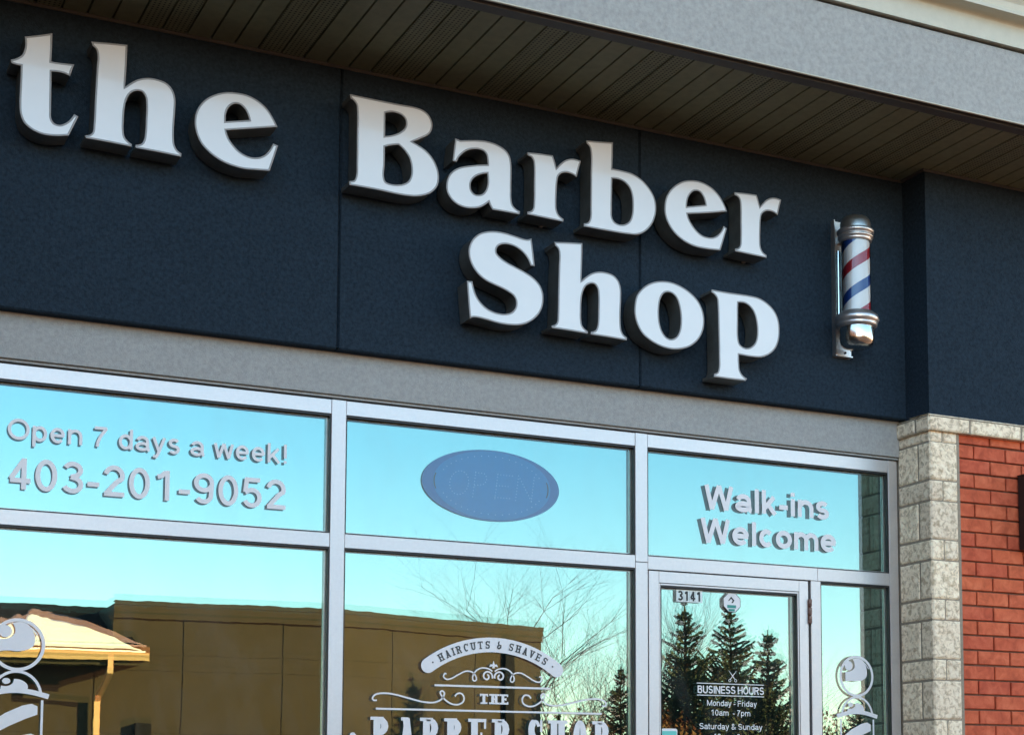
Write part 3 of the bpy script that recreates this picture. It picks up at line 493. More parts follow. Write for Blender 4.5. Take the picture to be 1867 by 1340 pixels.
window(3.8132, 4.1513, .12, 2.4205)
mb = MB(); mb.box(XL, -.583, .01, .05, 0, 2.944); mb.build('end_panel', M['grey'], shop)
# ---- door
def ring(mb, x0, x1, z0, z1, wx0, wx1, wz0, wz1, y0, y1, b=.001):
    mb.bevbox(x0, x0+wx0, y0, y1, z0, z1, b); mb.bevbox(x1-wx1, x1, y0, y1, z0, z1, b)
    mb.bevbox(x0+wx0+.0004, x1-wx1-.0004, y0, y1, z1-wz1, z1, b); mb.bevbox(x0+wx0+.0004, x1-wx1-.0004, y0, y1, z0, z0+wz0, b)
mb = MB(); ring(mb, 3.0345, 3.7535, .015, 2.4165, .044, .043, .20, .044, .0015, .045)
door = mb.build('door', M['alu'], shop)
mb = MB(); ring(mb, 3.0800, 3.7092, .2165, 2.3712, .0058, .0058, .0075, .0075, .0035, .030, .001); mb.build('glazing_bead', M['alu'], door)
window(3.0862, 3.7030, .2245, 2.3632, .0021, door)
mb = MB(); mb.box(3.0302, 4.151, .046, .07, .0, .02); mb.build('threshold', M['galv'], shop)
mb = MB(); mb.box(3.0306, 3.7645, .0465, .07, .02, 2.4203); mb.build('door_gap', M['black'], door)
mb = MB(); M['rust'] = island_mottled('rusty_metal', [(.3,(.05,.025,.018)),(.5,(.19,.10,.075)),(.7,(.33,.25,.22))], 60, 200, .001, .6)
for k in range(3):
    z1 = 2.345-k*.034; mb.lathe(3.7585, -.0045, [(0,z1),(.0066,z1-.001),(.0072,z1-.006),(.0068,z1-.026),(.0055,z1-.031),(0,z1-.0315)], 14)
mb.box(3.7500, 3.7655, -.0008, .0012, 2.248, 2.338)
mb.build('hinge', M['rust'], door)
mb = MB(); mb.tube([(3.105,.0,1.15),(3.105,-.055,1.15),(3.105,-.055,.85),(3.105,.0,.85)], .011, 10); mb.build('handle', M['galv'], door)

# ------------------------------------------------------------------ sign letters
LAB = ['lower-case t that starts the word the, white faced channel letter on navy wall',
 'lower-case h in the word the, white channel letter between t and e',
 'lower-case e that ends the word the, white channel letter on navy wall',
 'capital B that starts the word Barber, tall white channel letter',
 'lower-case a in the word Barber, white channel letter right of capital B',
 'lower-case r in the middle of Barber, white channel letter between a and b',
 'lower-case b in the word Barber, tall white channel letter after the first r',
 'lower-case e in the word Barber, white channel letter between b and last r',
 'lower-case r that ends the word Barber, white channel letter above the o and p',
 'capital S that starts the word Shop, white channel letter in the lower row',
 'lower-case h in the word Shop, white channel letter in the lower row',
 'round o in the word Shop, white channel letter between h and p',
 'lower-case p that ends the word Shop, lowest hanging white channel letter']
YF = -.168
for (ch, loops), lab in zip(SIGN, LAB):
    L = [catmull(l) for l in loops]
    if area(L[0]) < 0: L[0].reverse()
    for i in range(1, len(L)):
        if area(L[i]) > 0: L[i].reverse()
    xc = sum(p.x for p in L[0])/len(L[0]); zc = min(p.y for p in L[0])
    t = thing('sign_letter', lab, 'sign letter', (xc, -.072, zc), 'letters of the shop sign')
    mb = MB()
    for l in L: wallstrip(mb, l, YF+.003, -.078)
    fill(mb, L, -.078); mb.build('letter_return', M['return'], t)
    mb = MB()
    for l in L:
        a = inset(l, .0012); b = inset(l, .0050)
        wallstrip(mb, l, YF+.004, YF+.001)
        n = len(l); v = [(p.x, YF+.001, p.y) for p in l]+[(p.x, YF, p.y) for p in a]+[(p.x, YF, p.y) for p in b]+[(p.x, YF+.003, p.y) for p in b]
        mb.idx(v, [(k*n+i, k*n+(i+1)%n, (k+1)*n+(i+1)%n, (k+1)*n+i) for k in range(3) for i in range(n)])
    mb.recalc = False; mb.build('trim_cap', M['rim'], t)
    mb = MB(); G = [inset(l, .0057) for l in L]; fill(mb, G, YF+.0006)
    for l in G: wallstrip(mb, l, YF+.0006, YF+.004)
    mb.build('letter_face', M['face'], t)
    mb = MB()
    for q in (.25, .75):
        x0 = min(p.x for p in L[0]); x1 = max(p.x for p in L[0])
        z0 = min(p.y for p in L[0]); z1 = max(p.y for p in L[0])
    # stand-off studs hidden behind the letter
    tri = max(tessellate_polygon([[Vector((p.x,p.y,0)) for p in l] for l in L]), key=lambda tr: abs(((Vector([p for l in L for p in l][tr[1]])-Vector([p for l in L for p in l][tr[0]])).cross(Vector([p for l in L for p in l][tr[2]])-Vector([p for l in L for p in l][tr[0]])))))
    allp = [p for l in L for p in l]; c = (allp[tri[0]]+allp[tri[1]]+allp[tri[2]])/3
    mb.box(c.x-.006, c.x+.006, -.079, -.0652, c.y-.006, c.y+.006); mb.build('stud', M['galv'], t)

# ------------------------------------------------------------------ barber pole on the wall
ax, ay = 3.883, -.176
pole = thing('barber_pole', 'barber pole with red, white and blue stripes and metal caps on wall bracket', 'barber pole', (3.88,-.065,3.32))
mb = MB(); mb.box(3.8400, 3.9220, -.0705, -.0655, 3.322, 3.884); mb.box(3.8400, 3.8435, -.090, -.0710, 3.322, 3.884)
mb.build('wall_plate', M['galv'], pole)
mb = MB(); mb.box(3.843, 3.921, -.092, -.0705, 3.3225, 3.3275); mb.box(3.8500, 3.9220, -.0785, -.0712, 3.3280, 3.352); mb.build('bottom_bracket', M['galv'], pole)
mb = MB(); mb.tube([(3.893,-.081,3.342),(3.893,-.078,3.342)], .005, 12); mb.build('screw', M['black'], pole)
mb = MB(); mb.box(3.866, 3.900, -.125, -.0710, 3.79, 3.82); mb.build('arm', M['galv'], pole)
mb = MB(); mb.box(3.866, 3.900, -.10, -.0710, 3.43, 3.465); mb.build('arm', M['galv'], pole)
mb = MB()
for dx in (-.0155, .0035): mb.lathe(3.858+dx, -.112, [(.0085,3.46),(.0085,3.745)], 16)
mb.box(3.836, 3.870, -.1035, -.0985, 3.46, 3.745); mb.build('side_tube', M['chrome'], pole)
zt = 3.878
mb = MB(); mb.lathe(ax, ay, [(0,zt),(.018,zt-.0008),(.036,zt-.004),(.050,zt-.011),(.058,zt-.021),(.0615,zt-.034),(.0620,zt-.058),(.0620,zt-.062)], 48)
mb.build('dome_cap', M['dome'], pole)
mb = MB(); mb.lathe(ax, ay, [(.062,3.818),(.0715,3.8175),(.0745,3.813),(.0745,3.805),(.0715,3.801),(.0665,3.799),(.0665,3.796),(.0705,3.793),(.0715,3.788),(.0700,3.783),(.0650,3.780),(.0660,3.776),(.0645,3.770),(.0600,3.767),(.0560,3.766)], 48)
mb.build('upper_collar', M['galv'], pole)
# striped cylinder
def stripes():
    m, nt, out = newmat('helical_stripes'); b = N(nt, 'ShaderNodeBsdfPrincipled'); v = coords(nt)
    sp = N(nt, 'ShaderNodeSeparateXYZ'); nt.links.new(v, sp.inputs[0])
    ng = N(nt, 'ShaderNodeMath', operation='MULTIPLY'); ng.inputs[1].default_value = -1; nt.links.new(sp.outputs['Y'], ng.inputs[0])
    at = N(nt, 'ShaderNodeMath', operation='ARCTAN2'); nt.links.new(sp.outputs['X'], at.inputs[0]); nt.links.new(ng.outputs[0], at.inputs[1])
    a = N(nt, 'ShaderNodeMath', operation='MULTIPLY'); a.inputs[1].default_value = -1/(2*PI); nt.links.new(at.outputs[0], a.inputs[0])
    z = N(nt, 'ShaderNodeMath', operation='MULTIPLY_ADD'); z.inputs[1].default_value = 1/.223; z.inputs[2].default_value = STRIPE_PH; nt.links.new(sp.outputs['Z'], z.inputs[0])
    s = N(nt, 'ShaderNodeMath', operation='ADD'); nt.links.new(a.outputs[0], s.inputs[0]); nt.links.new(z.outputs[0], s.inputs[1])
    f = N(nt, 'ShaderNodeMath', operation='FRACT'); nt.links.new(s.outputs[0], f.inputs[0])
    r = ramp(nt, f.outputs[0], [(0,(.78,.80,.80)),(.28,(.36,.010,.025)),(.48,(.78,.80,.80)),(.78,(.010,.055,.26)),(.98,(.78,.80,.80))]); r.color_ramp.interpolation = 'CONSTANT'
    nt.links.new(r.outputs['Color'], b.inputs['Base Color']); b.inputs['Roughness'].default_value = .35
    nt.links.new(b.outputs[0], out.inputs[0]); return m
STRIPE_PH = .95
mb = MB(); mb.lathe(ax, ay, [(.0555,3.47),(.0555,3.775)], 64); mb.build('striped_cylinder', stripes(), pole, (ax, ay, 3.6))
def tube_glass():
    m, nt, out = newmat('clear_cylinder_glass'); g = N(nt, 'ShaderNodeBsdfGlossy'); g.inputs['Roughness'].default_value = .03
    t = N(nt, 'ShaderNodeBsdfTransparent'); t.inputs['Color'].default_value = (.96,.97,.97,1)
    f = N(nt, 'ShaderNodeFresnel'); f.inputs['IOR'].default_value = 1.5; k = N(nt, 'ShaderNodeMath', operation='MULTIPLY_ADD'); k.inputs[1].default_value = 1.0; k.inputs[2].default_value = .01; k.use_clamp = True
    nt.links.new(f.outputs[0], k.inputs[0]); mx = N(nt, 'ShaderNodeMixShader'); nt.links.new(k.outputs[0], mx.inputs[0])
    nt.links.new(t.outputs[0], mx.inputs[1]); nt.links.new(g.outputs[0], mx.inputs[2]); nt.links.new(mx.outputs[0], out.inputs[0]); return m
mb = MB(); mb.lathe(ax, ay, [(.0585,3.472),(.0585,3.770)], 64); mb.build('glass_cylinder', tube_glass(), pole)
mb = MB(); mb.lathe(ax, ay, [(.056,3.482),(.0640,3.481),(.0700,3.477),(.0715,3.472),(.0770,3.470),(.0850,3.465),(.0885,3.456),(.0890,3.447),(.0850,3.438),(.0800,3.434),(.0820,3.430),(.0810,3.424),(.0740,3.419),(.0640,3.417)], 48)
mb.build('lower_collar', M['galv'], pole)
mb = MB(); mb.lathe(ax, ay, [(.0680,3.420),(.0690,3.408),(.0690,3.372),(.0650,3.352),(.0560,3.341),(.0400,3.336),(0,3.335)], 48)
mb.build('bottom_cap', M['chrome'], pole)

# ------------------------------------------------------------------ wall lamp beyond the right edge
lamp = thing('wall_lamp', 'black box-shaped wall lamp mounted on the red brickwork', 'lamp', (4.73,-.205,2.70))
mb = MB(); mb.box(4.69, 4.78, -.2145, -.2065, 2.66, 2.80); mb.build('back_plate', M['black'], lamp)
mb = MB(); mb.bevbox(4.655, 4.815, -.315, -.215, 2.573, 2.878, .003); mb.build('lamp_body', M['black'], lamp)
mb = MB(); mb.box(4.6525, 4.8175, -.3175, -.213, 2.879, 2.885); mb.build('lamp_lid', M['black'], lamp)

# ------------------------------------------------------------------ lettering: stroke alphabet (cap height 1)
def arc(cx, cy, rx, ry, a0, a1, n=None):
    n = n or max(4, int(abs(a1-a0)/12))
    return [(cx+rx*math.cos(R(a0+(a1-a0)*i/n)), cy+ry*math.sin(R(a0+(a1-a0)*i/n))) for i in range(n+1)]
def sans(ch, t):
    """returns advance and centre-line strokes; t = stroke width"""
    h = t/2; X = .735; b = .065
    Wd = dict(O=1.06,W=1.28,M=1.14,F=.84,S=.92,B=.93,U=.98,N=.98,E=.88,H=.98,R=.96,w=1.02,m=1.14,i=.34,l=.34,t=.42,f=.40,r=.50,y=.72,s=.70,k=.74,c=.70,v=.70)
    w = Wd.get(ch, .78)
    if t > .18: b = .030; w = w*.97
    if ch in '-': w = .46
    if ch == '!': w = .40
    if ch == ' ': return .36, []
    if ch == '&': w = .92
    x0 = b+h; x1 = w-b-h; cx = w/2; rx = (x1-x0)/2
    o = .012
    S = []
    if ch == 'O': S = [arc(cx,.5,w/2-.05-h,.5+o-h,0,360,40)]
    elif ch == 'o': S = [arc(cx,X/2,rx,X/2-h+o,0,360,32)]
    elif ch == 'p': S = [[(x0,X),(x0,-.28)], arc(cx,X/2,rx,X/2-h+o,0,360,32)]
    elif ch == 'd': S = [[(x1,0),(x1,1)], arc(cx,X/2,rx,X/2-h+o,0,360,32)]
    elif ch == 'e': S = [[(x0,X*.5),(x1+h*.6,X*.5)], arc(cx,X/2,rx,X/2-h+o,2,318,30)]
    elif ch == 'c': S = [arc(cx,X/2,rx,X/2-h+o,42,318,30)]
    elif ch == 'n': S = [[(x0,0),(x0,X)], arc(cx,X-h+o-.27,rx,.27,175,0,12)+[(x1,0)]]
    elif ch == 'u': S = [[(x1,0),(x1,X)], [(x0,X)]+arc(cx,h-o+.27,rx,.27,180,355,12)]
    elif ch == 'm':
        q = (x1-x0)/4
        S = [[(x0,0),(x0,X)], arc(x0+q,X-h+o-.24,q,.24,175,0,10)+[(x0+2*q,0)], arc(x0+3*q,X-h+o-.24,q,.24,175,0,10)+[(x1,0)]]
    elif ch == 'r': S = [[(x0,0),(x0,X)], arc(x0+.26,X-h+o-.26,.26,.26,175,92,8)+[(w-.03,X-h+o)]]
    elif ch == 'a': S = [arc(cx-.01,X-h+o-.20,rx-.02,.20,165,0,12)+[(x1-.02,.16),(x1+.03,h-.02),(x1+.075,h-.03)], arc(cx-.015,.218,rx-.005,.218-h+o,0,360,24)]
    elif ch == 's':
        ry = (X/2+o*2-t/2)/2; m_ = X/2
        S = [arc(cx,m_+ry,rx-.02,ry,28,262,16)+arc(cx,m_-ry,rx-.01,ry,82,-152,16)]
    elif ch == 'S':
        ry = (1+2*o-t)/4; m_ = .5+.01
        S = [arc(cx,m_+ry,rx-.02,ry,22,256,20)+arc(cx,m_-ry,rx,ry,76,-158,20)]
    elif ch == 'y': S = [[(.03+h,X),(cx+.01,.03)], [(w-.03-h,X),(cx-.05,-.12),(cx-.12,-.23),(cx-.26,-.28+h)]]
    elif ch == 'w': S = [[(.02+h,X),(w*.27,0)],[(w*.27,0),(w*.5,X)],[(w*.5,X),(w*.73,0)],[(w*.73,0),(w-.02-h,X)]]
    elif ch == 'W': S = [[(.02+h,1),(w*.27,0)],[(w*.27,0),(w*.5,1)],[(w*.5,1),(w*.73,0)],[(w*.73,0),(w-.02-h,1)]]
    elif ch == 'M': S = [[(x0,0),(x0,1)],[(x0,1),(cx,.02)],[(cx,.02),(x1,1)],[(x1,1),(x1,0)]]
    elif ch == 'k': S = [[(x0,0),(x0,1)], [(x0+h*.5,.26),(w-.06-h,X)], [(x0+.18,.40),(w-.02-h,0)]]
    elif ch == 'l': S = [[(w/2,0),(w/2,1)]]
    elif ch == 'i': S = [[(w/2,0),(w/2,X)], [(w/2,1-t*.85),(w/2,1)]]
    elif ch == 't': S = [[(w*.42,.95),(w*.42,.2)]+arc(w*.42+.16,.06+h,.16,.06,200,270,4)[:0]+[(w*.45,.08),(w*.6,h-.01),(w-.02,h)], [(.02,X-h),(w-.03,X-h)]]
    elif ch == 'f': S = [[(w-.02,1-h),(w*.55,1-h-.01),(w*.44,.86),(w*.44,0)], [(.02,X-h),(w-.03,X-h)]]
    elif ch == '!': S = [[(w/2,.27),(w/2,1)], [(w/2,0),(w/2,t*.95)]]
    elif ch == '-': S = [[(.05,.34),(w-.05,.34)]]
    elif ch == '0': S = [arc(cx,.5,rx,.5-h+o,0,360,36)]
    elif ch == '1': S = [[(cx+.08,0),(cx+.08,.99)], [(cx+.02,.93),(cx-.10,.80),(x0+.02,.765)]]
    elif ch == '2': S = [arc(cx,1-h+o-.265,rx,.265,170,-20,16)+[(x1-.14,.50),(x0+.16,.26),(x0+.02,h)], [(x0-h*.6,h),(x1+h,h)]]
    elif ch == '3': S = [arc(cx,.748,rx-.02,.748-.505-h+.03,160,-78,14)+[(cx-.06,.52)], [(cx-.06,.52)]+arc(cx,.285,rx,.275-h+o,72,-160,16)]
    elif ch == '4': S = [[(x1-.12,0),(x1-.12,.99)], [(x1-.12,.96),(x0,.32)], [(x0-h*.3,.28),(x1+h,.28)]]
    elif ch == '5': S = [[(x1,1-h),(x0+.07,1-h)], [(x0+.075,1),(x0+.02,.50)], [(x0+.02,.50)]+arc(cx-.01,.325,rx,.325-h+o,135,-155,20)]
    elif ch == '6': S = [arc(cx,.31,rx,.31-h+o,0,360,28), [(x0,.34),(x0+.02,.62)]+arc(cx,.74,rx-.03,.26-h+o,170,25,10)]
    elif ch == '7': S = [[(x0-h*.5,1-h),(x1+h*.4,1-h)], [(x1,1-h),(cx-.02,.5),(cx-.12,.22),(cx-.15,0)]]
    elif ch == '9': S = [arc(cx,.69,rx,.31-h+o,0,360,28), [(x1,.66),(x1-.02,.38)]+arc(cx,.26,rx-.03,.26-h+o,-10,-155,10)]
    elif ch == 'F': S = [[(x0,0),(x0,1)], [(x0,1-h),(x1+h,1-h)], [(x0,.53),(x1+h-.07,.53)]]
    elif ch == 'E': S = [[(x0,0),(x0,1)], [(x0,1-h),(x1+h,1-h)], [(x0,.52),(x1+h-.05,.52)], [(x0,h),(x1+h,h)]]
    elif ch == 'H': S = [[(x0,0),(x0,1)], [(x1,0),(x1,1)], [(x0,.52),(x1,.52)]]
    elif ch == 'I': w = .36; S = [[(w/2,0),(w/2,1)]]
    elif ch == 'N': S = [[(x0,0),(x0,1)],[(x0,.98),(x1,.02)],[(x1,0),(x1,1)]]
    elif ch == 'U': S = [[(x0,1)]+arc(cx,.32,rx,.32-h+o,180,360,16)+[(x1,1)]]
    elif ch == 'B': S = [[(x0,0),(x0,1)], [(x0,1-h),(cx,1-h)]+arc(x1-.22,.755,.18,.245-h,90,-90,8)+[(x0,.51)], [(cx,.51)]+arc(x1-.22,.255+h*.5,.22,.255-h*.5,90,-90,8)+[(x0,h)]]
    elif ch == 'R': S = [[(x0,0),(x0,1)], [(x0,1-h),(cx,1-h)]+arc(x1-.22,.735,.21,.265-h,90,-90,8)+[(x0,.47)], [(cx+.05,.47),(x1+.01,0)]]
    elif ch == 'P': S = [[(x0,0),(x0,1)], [(x0,1-h),(cx,1-h)]+arc(x1-.22,.72,.21,.28-h,90,-90,8)+[(x0,.44)]]
    elif ch == '&': S = [[(w-.03,.02),(x0+.17,.62)]+arc(cx-.08,.80,.17,.20-h+o,215,-40,14)+[(x0+.15,.43)]+arc(x0+.24,.25,.25,.25-h+o,120,300,10)+[(w-.16,.20),(w-.08,.42)]]
    return w, [s for s in S if len(s) > 1]
class Decal:
    """thin vinyl laid on the outside of the glass"""
    def __init__(s, y=-.0006): s.mb = MB(); s.y = YO+y-.0022; s.k = 0; s.dots = False
    def nexty(s): s.k += 1; return s.y-(s.k % 9)*.00013
    def ribbon(s, pts, t, xf=None):
        P = [Vector(p) for p in pts]; P = [p for i, p in enumerate(P) if i == 0 or (p-P[i-1]).length > 1e-6]
        n = len(P)
        if n < 2: return
        closed = (P[0]-P[-1]).length < 1e-5 and n > 3
        if closed: P = P[:-1]; n -= 1
        Lf = []; Rt = []
        for i, p in enumerate(P):
            a = P[i-1] if (i > 0 or closed) else None; b = P[(i+1) % n] if (i < n-1 or closed) else None
            e1 = (p-a).normalized() if a is not None else None; e2 = (b-p).normalized() if b is not None else None
            if e1 is None: e1 = e2
            if e2 is None: e2 = e1
            m_ = Vector((-e1.y-e2.y, e1.x+e2.x))
            if m_.length < 1e-4: m_ = Vector((-e1.y, e1.x))
            m_.normalize(); dt_ = m_.dot(Vector((-e1.y, e1.x))); k = 1/max(dt_, .5)
            tt = t[i]/2 if isinstance(t, list) else t/2
            Lf.append(p+m_*tt*k); Rt.append(p-m_*tt*k)
        y = s.nexty(); F = []; V = Lf+Rt
        for i in range(n if closed else n-1):
            j = (i+1) % n; F.append((n+i, n+j, j, i))
        if xf: V = [Vector(xf(v.x, v.y)) for v in V]
        s.mb.idx([(v.x, y, v.y) for v in V], F)
    def poly(s, pts): fill(s.mb, [[Vector(p) for p in pts]], s.nexty())
    def disc(s, x, z, r, n=20, rz=None): s.poly([(x+r*math.cos(2*PI*i/n), z+(rz or r)*math.sin(2*PI*i/n)) for i in range(n)])
    def text(s, txt, x0, x1, z, cap, t, xf=None, space=None, glyph=None):
        """fits txt between x0 and x1 on the baseline z"""
        G = [(glyph or sans)(c, t) for c in txt]
        tot = sum(g[0] for g in G); k = (x1-x0)/tot
        x = x0
        for w, S in G:
            for st in S:
                th = t
                if isinstance(st, tuple): st, th = st
                ps = [(x+px*k, z+pz*cap) for px, pz in st]
                s.ribbon(ps, th*cap, xf)
            x += w*k
    def build(s, name, mat, parent=None): return s.mb.build(name, mat, parent)

wl = thing('window_lettering', 'white vinyl lettering with opening days and telephone number on top left window', 'lettering', (1.19, YO-.003, 2.54), 'vinyl graphics on the glass')
d = Decal(); d.text('Open 7 days a week!', .7300, 1.6470, 2.7019, .0670, .150); d.build('text_line', M['vinyl'], wl)
d = Decal(); d.text('403-201-9052', .7330, 1.6440, 2.5425, .1014, .150); d.build('text_line', M['vinyl'], wl)
wl = thing('window_lettering', 'bold white vinyl words Walk-ins Welcome on window above the door', 'lettering', (3.58, YO-.003, 2.54), 'vinyl graphics on the glass')
d = Decal(); d.text('Walk-ins', 3.286, 3.8760, 2.6760, .0955, .20); d.build('text_line', M['vinyl'], wl)
d = Decal(); d.text('Welcome', 3.268, 3.9080, 2.5440, .0955, .20); d.build('text_line', M['vinyl'], wl)

# ---- slab alphabet for the shop logo
def slab(ch, t, w=.86, sf=.13, sl=.10):
    h = t/2; x0 = .07+sl*.5+h; x1 = w-.07-sl*.5-h; cx = w/2; rx = (x1-x0)/2; th = sf
    top = lambda x, e=sl: ([(x-h-e,1-th/2),(x+h+e,1-th/2)], th)
    bot = lambda x, e=sl: ([(x-h-e,th/2),(x+h+e,th/2)], th)
    S = []
    if ch == ' ': return w*.55, []
    if ch == 'H': S = [([(x0,0),(x0,1)],t),([(x1,0),(x1,1)],t),([(x0,.5),(x1,.5)],th),top(x0),top(x1),bot(x0),bot(x1)]
    elif ch == 'A': S = [([(x0,0),(cx,1-h*.3)],th*1.15),([(x1,0),(cx,1-h*.3)],t),([(x0+.1,.30),(x1-.1,.30)],th),bot(x0,sl*.7),bot(x1,sl*.7),([(cx-h-.03,1-th/2),(cx+h*.6,1-th/2)],th)]
    elif ch == 'I': w = .5*w; S = [([(w/2,0),(w/2,1)],t),top(w/2),bot(w/2)]
    elif ch == 'T': S = [([(cx,0),(cx,1)],t),([(x0-h-.02,1-th/2),(x1+h+.02,1-th/2)],th),bot(cx),([(x0-h+.01,.74),(x0-h+.01,1)],th*.8),([(x1+h-.01,.74),(x1+h-.01,1)],th*.8)]
    elif ch == 'E': S = [([(x0,0),(x0,1)],t),([(x0-h-sl,1-th/2),(x1+h,1-th/2)],th),([(x0,.51),(x1-.03,.51)],th),([(x0-h-sl,th/2),(x1+h+.02,th/2)],th),([(x1+h-th*.35,.74),(x1+h-th*.35,1)],th*.7),([(x1+h-th*.2,0),(x1+h-th*.2,.27)],th*.7),([(x1-.03,.38),(x1-.03,.64)],th*.7)]
    elif ch in 'RPB':
        S = [([(x0,0),(x0,1)],t),top(x0)]
        if ch == 'B': S += [([(x0,th/2),(cx,th/2)]+arc(x1-.18,.26,.18,.26-th/2,-90,90,8)+[(x0,.52)],[th]*2+[th+(t-th)*math.sin(PI*i/8) for i in range(9)]+[th]),([(cx,1-th/2)]+arc(x1-.20,.76,.18,.24-th/2,90,-90,8)+[(x0,.52)],[th]+[th+(t-th)*math.sin(PI*i/8) for i in range(9)]+[th]),([(x0-h-sl,th/2),(x0,th/2)],th),([(x0,1-th/2),(cx,1-th/2)],th)]
        else:
            S += [([(x0,1-th/2),(cx,1-th/2)]+arc(x1-.18,.735,.18,.265-th/2,90,-90,8)+[(x0,.47)],[th]*2+[th+(t-th)*math.sin(PI*i/8) for i in range(9)]+[th]),bot(x0)]
            if ch == 'R': S += [([(cx,.47),(x1-.03,.30),(x1-.02,.05),(x1+h+.05,th/2)],[th,t,t*.9,th])]
    elif ch in 'CO':
        S = [(arc(cx,.5,rx,.5-th/2+.01,*((45,315) if ch == 'C' else (0,360)),28),[th+(t-th)*abs(math.cos(R((45+270*i/28) if ch == 'C' else 360*i/28))) for i in range(29)])]
        if ch == 'C': S += [([(x1+h-.02,.68),(x1+h-.02,1)],th*.8)]
    elif ch == 'S': 
        ry = (1-th)/4; S = [(arc(cx,.5+ry,rx,ry,25,262,16)+arc(cx,.5-ry,rx,ry,82,-155,16),[th*1.1]*6+[t*.95]*6+[t]*10+[t*.95]*6+[th*1.1]*6),([(x1+h-.04,.68),(x1+h-.04,1)],th*.75),([(x0-h+.04,0),(x0-h+.04,.32)],th*.75)]
    elif ch == 'U': S = [([(x0,1)]+arc(cx,.33,rx,.33-th/2,180,360,14)+[(x1,1)],t*.9),top(x0),top(x1)]
    elif ch == 'V': S = [([(x0,1),(cx,0)],t),([(x1,1),(cx,0)],th*1.2),top(x0,sl*.7),top(x1,sl*.7)]
    elif ch == '&': S = [(arc(cx-.08,.26,rx-.02,.26-th/2,75,300,12)+[(x1-.05,.2),(x1-.02,.46)],th*1.4),(arc(cx-.06,.75,rx-.12,.25-th/2,-60,-300,12),th*1.4),([(cx-.1,.5),(x1+.06,.5)],th)]
    return w, S
def slabtext(d, txt, x0, x1, z, cap, t, w=.86, sf=.13, sl=.10, xf=None, track=0):
    G = [slab(c, t, w, sf, sl) for c in txt]; tot = sum(g[0]+track for g in G)-track; k = (x1-x0)/tot; x = x0
    for ww, S in G:
        for st, th in S:
            T_ = [v*cap for v in th] if isinstance(th, list) else th*cap
            if isinstance(T_, list) and len(T_) != len(st): T_ = (T_+[T_[-1]]*len(st))[:len(st)]
            d.ribbon([(x+px*k, z+pz*cap) for px, pz in st], T_, xf)
        x += (ww+track)*k
LX = 2.4095
logo = thing('window_logo', 'large white shop logo with scrolls and arched banner on middle window', 'logo', (LX, YO-.003, 1.7), 'vinyl graphics on the glass')
# arched banner; its words show the glass through, so dark letters lie on it
import itertools
ccx, ccz = LX+.0005, 1.6905; rad = .4195   # centre and mean radius of the arch
d = Decal(-.0000); a0 = 90+36.6; a1 = 90-36.6
pts = [(ccx+(rad+.0265)*math.cos(R(a)), ccz+(rad+.0265)*math.sin(R(a))) for a in [a0+(a1-a0)*i/40 for i in range(41)]]
ec = (ccx+rad*math.cos(R(a1)), ccz+rad*math.sin(R(a1))); pts += [(ec[0]+.0265*math.cos(R(a1-180*i/10)), ec[1]+.0265*math.sin(R(a1-180*i/10))) for i in range(1, 10)]
pts += [(ccx+(rad-.0265)*math.cos(R(a)), ccz+(rad-.0265)*math.sin(R(a))) for a in [a1+(a0-a1)*i/40 for i in range(41)]]
ec = (ccx+rad*math.cos(R(a0)), ccz+rad*math.sin(R(a0))); pts += [(ec[0]+.0265*math.cos(R(a0-180-180*i/10)), ec[1]+.0265*math.sin(R(a0-180-180*i/10))) for i in range(1, 10)]
pts = [Vector(p) for p in pts]
ban = d
fill(d.mb, [pts[::-1]], d.y); d.build('banner', M['vinyl'], logo)
d = Decal(-.0008)
def onarc(x, z): a = R(90)-(x)/rad; return (ccx+(rad+z)*math.cos(a), ccz+(rad+z)*math.sin(a))
slabtext(d, 'HAIRCUTS & SHAVES', -.222, .222, -.0135, .0275, .19, .84, .14, .10, onarc, .20)
for q in (-.247, .247): x, z = onarc(q, 0); d.disc(x, z, .0032, 8)
M['ink'] = simple('dark_print', (.03,.035,.04), .3)
d.build('banner_lettering', M['ink'], logo)
def spline(pts, n=8):
    P = [Vector(p) for p in pts]; out = []
    for i in range(len(P)-1):
        p0 = P[max(i-1,0)]; p1 = P[i]; p2 = P[i+1]; p3 = P[min(i+2,len(P)-1)]
        for k in range(n):
            t = k/n; out.append(tuple(.5*((2*p1)+(p2-p0)*t+(2*p0-5*p1+4*p2-p3)*t*t+(3*p1-p0-3*p2+p3)*t**3)))
    out.append(tuple(P[-1])); return out
d = Decal()
for sgn in (-1, 1):
    f = lambda pts: [(LX+sgn*x, z) for x, z in pts]
    # small crest: spiral, arch, curl and tail
    sp = [(.0245+.0215*(1-i/30)*math.cos(R(200-540*i/30*1.0)), 1.996+.0205*(1-i/34)*math.sin(R(200-540*i/30))) for i in range(27)]
    d.ribbon(f(sp), .0062)
    d.ribbon(f(spline([(.004,2.0145),(.020,2.0235),(.045,2.0255),(.066,2.016),(.079,1.998),(.080,1.984),(.073,1.978),(.066,1.984),(.070,1.998),(.084,2.010),(.108,2.0115),(.135,1.999),(.160,1.985),(.180,1.981),(.191,1.990),(.187,2.001),(.180,1.999)])), .0052)
    # long scroll beside THE
    d.ribbon(f(spline([(.148,1.921),(.138,1.931),(.122,1.931),(.113,1.917),(.118,1.901),(.137,1.892),(.160,1.894),(.182,1.906),(.198,1.922),(.203,1.934),(.196,1.939),(.188,1.932),(.192,1.918),(.207,1.904),(.232,1.897),(.270,1.899),(.320,1.910),(.370,1.9215),(.410,1.9255),(.440,1.921),(.453,1.909),(.449,1.900),(.437,1.900)])), .0060)
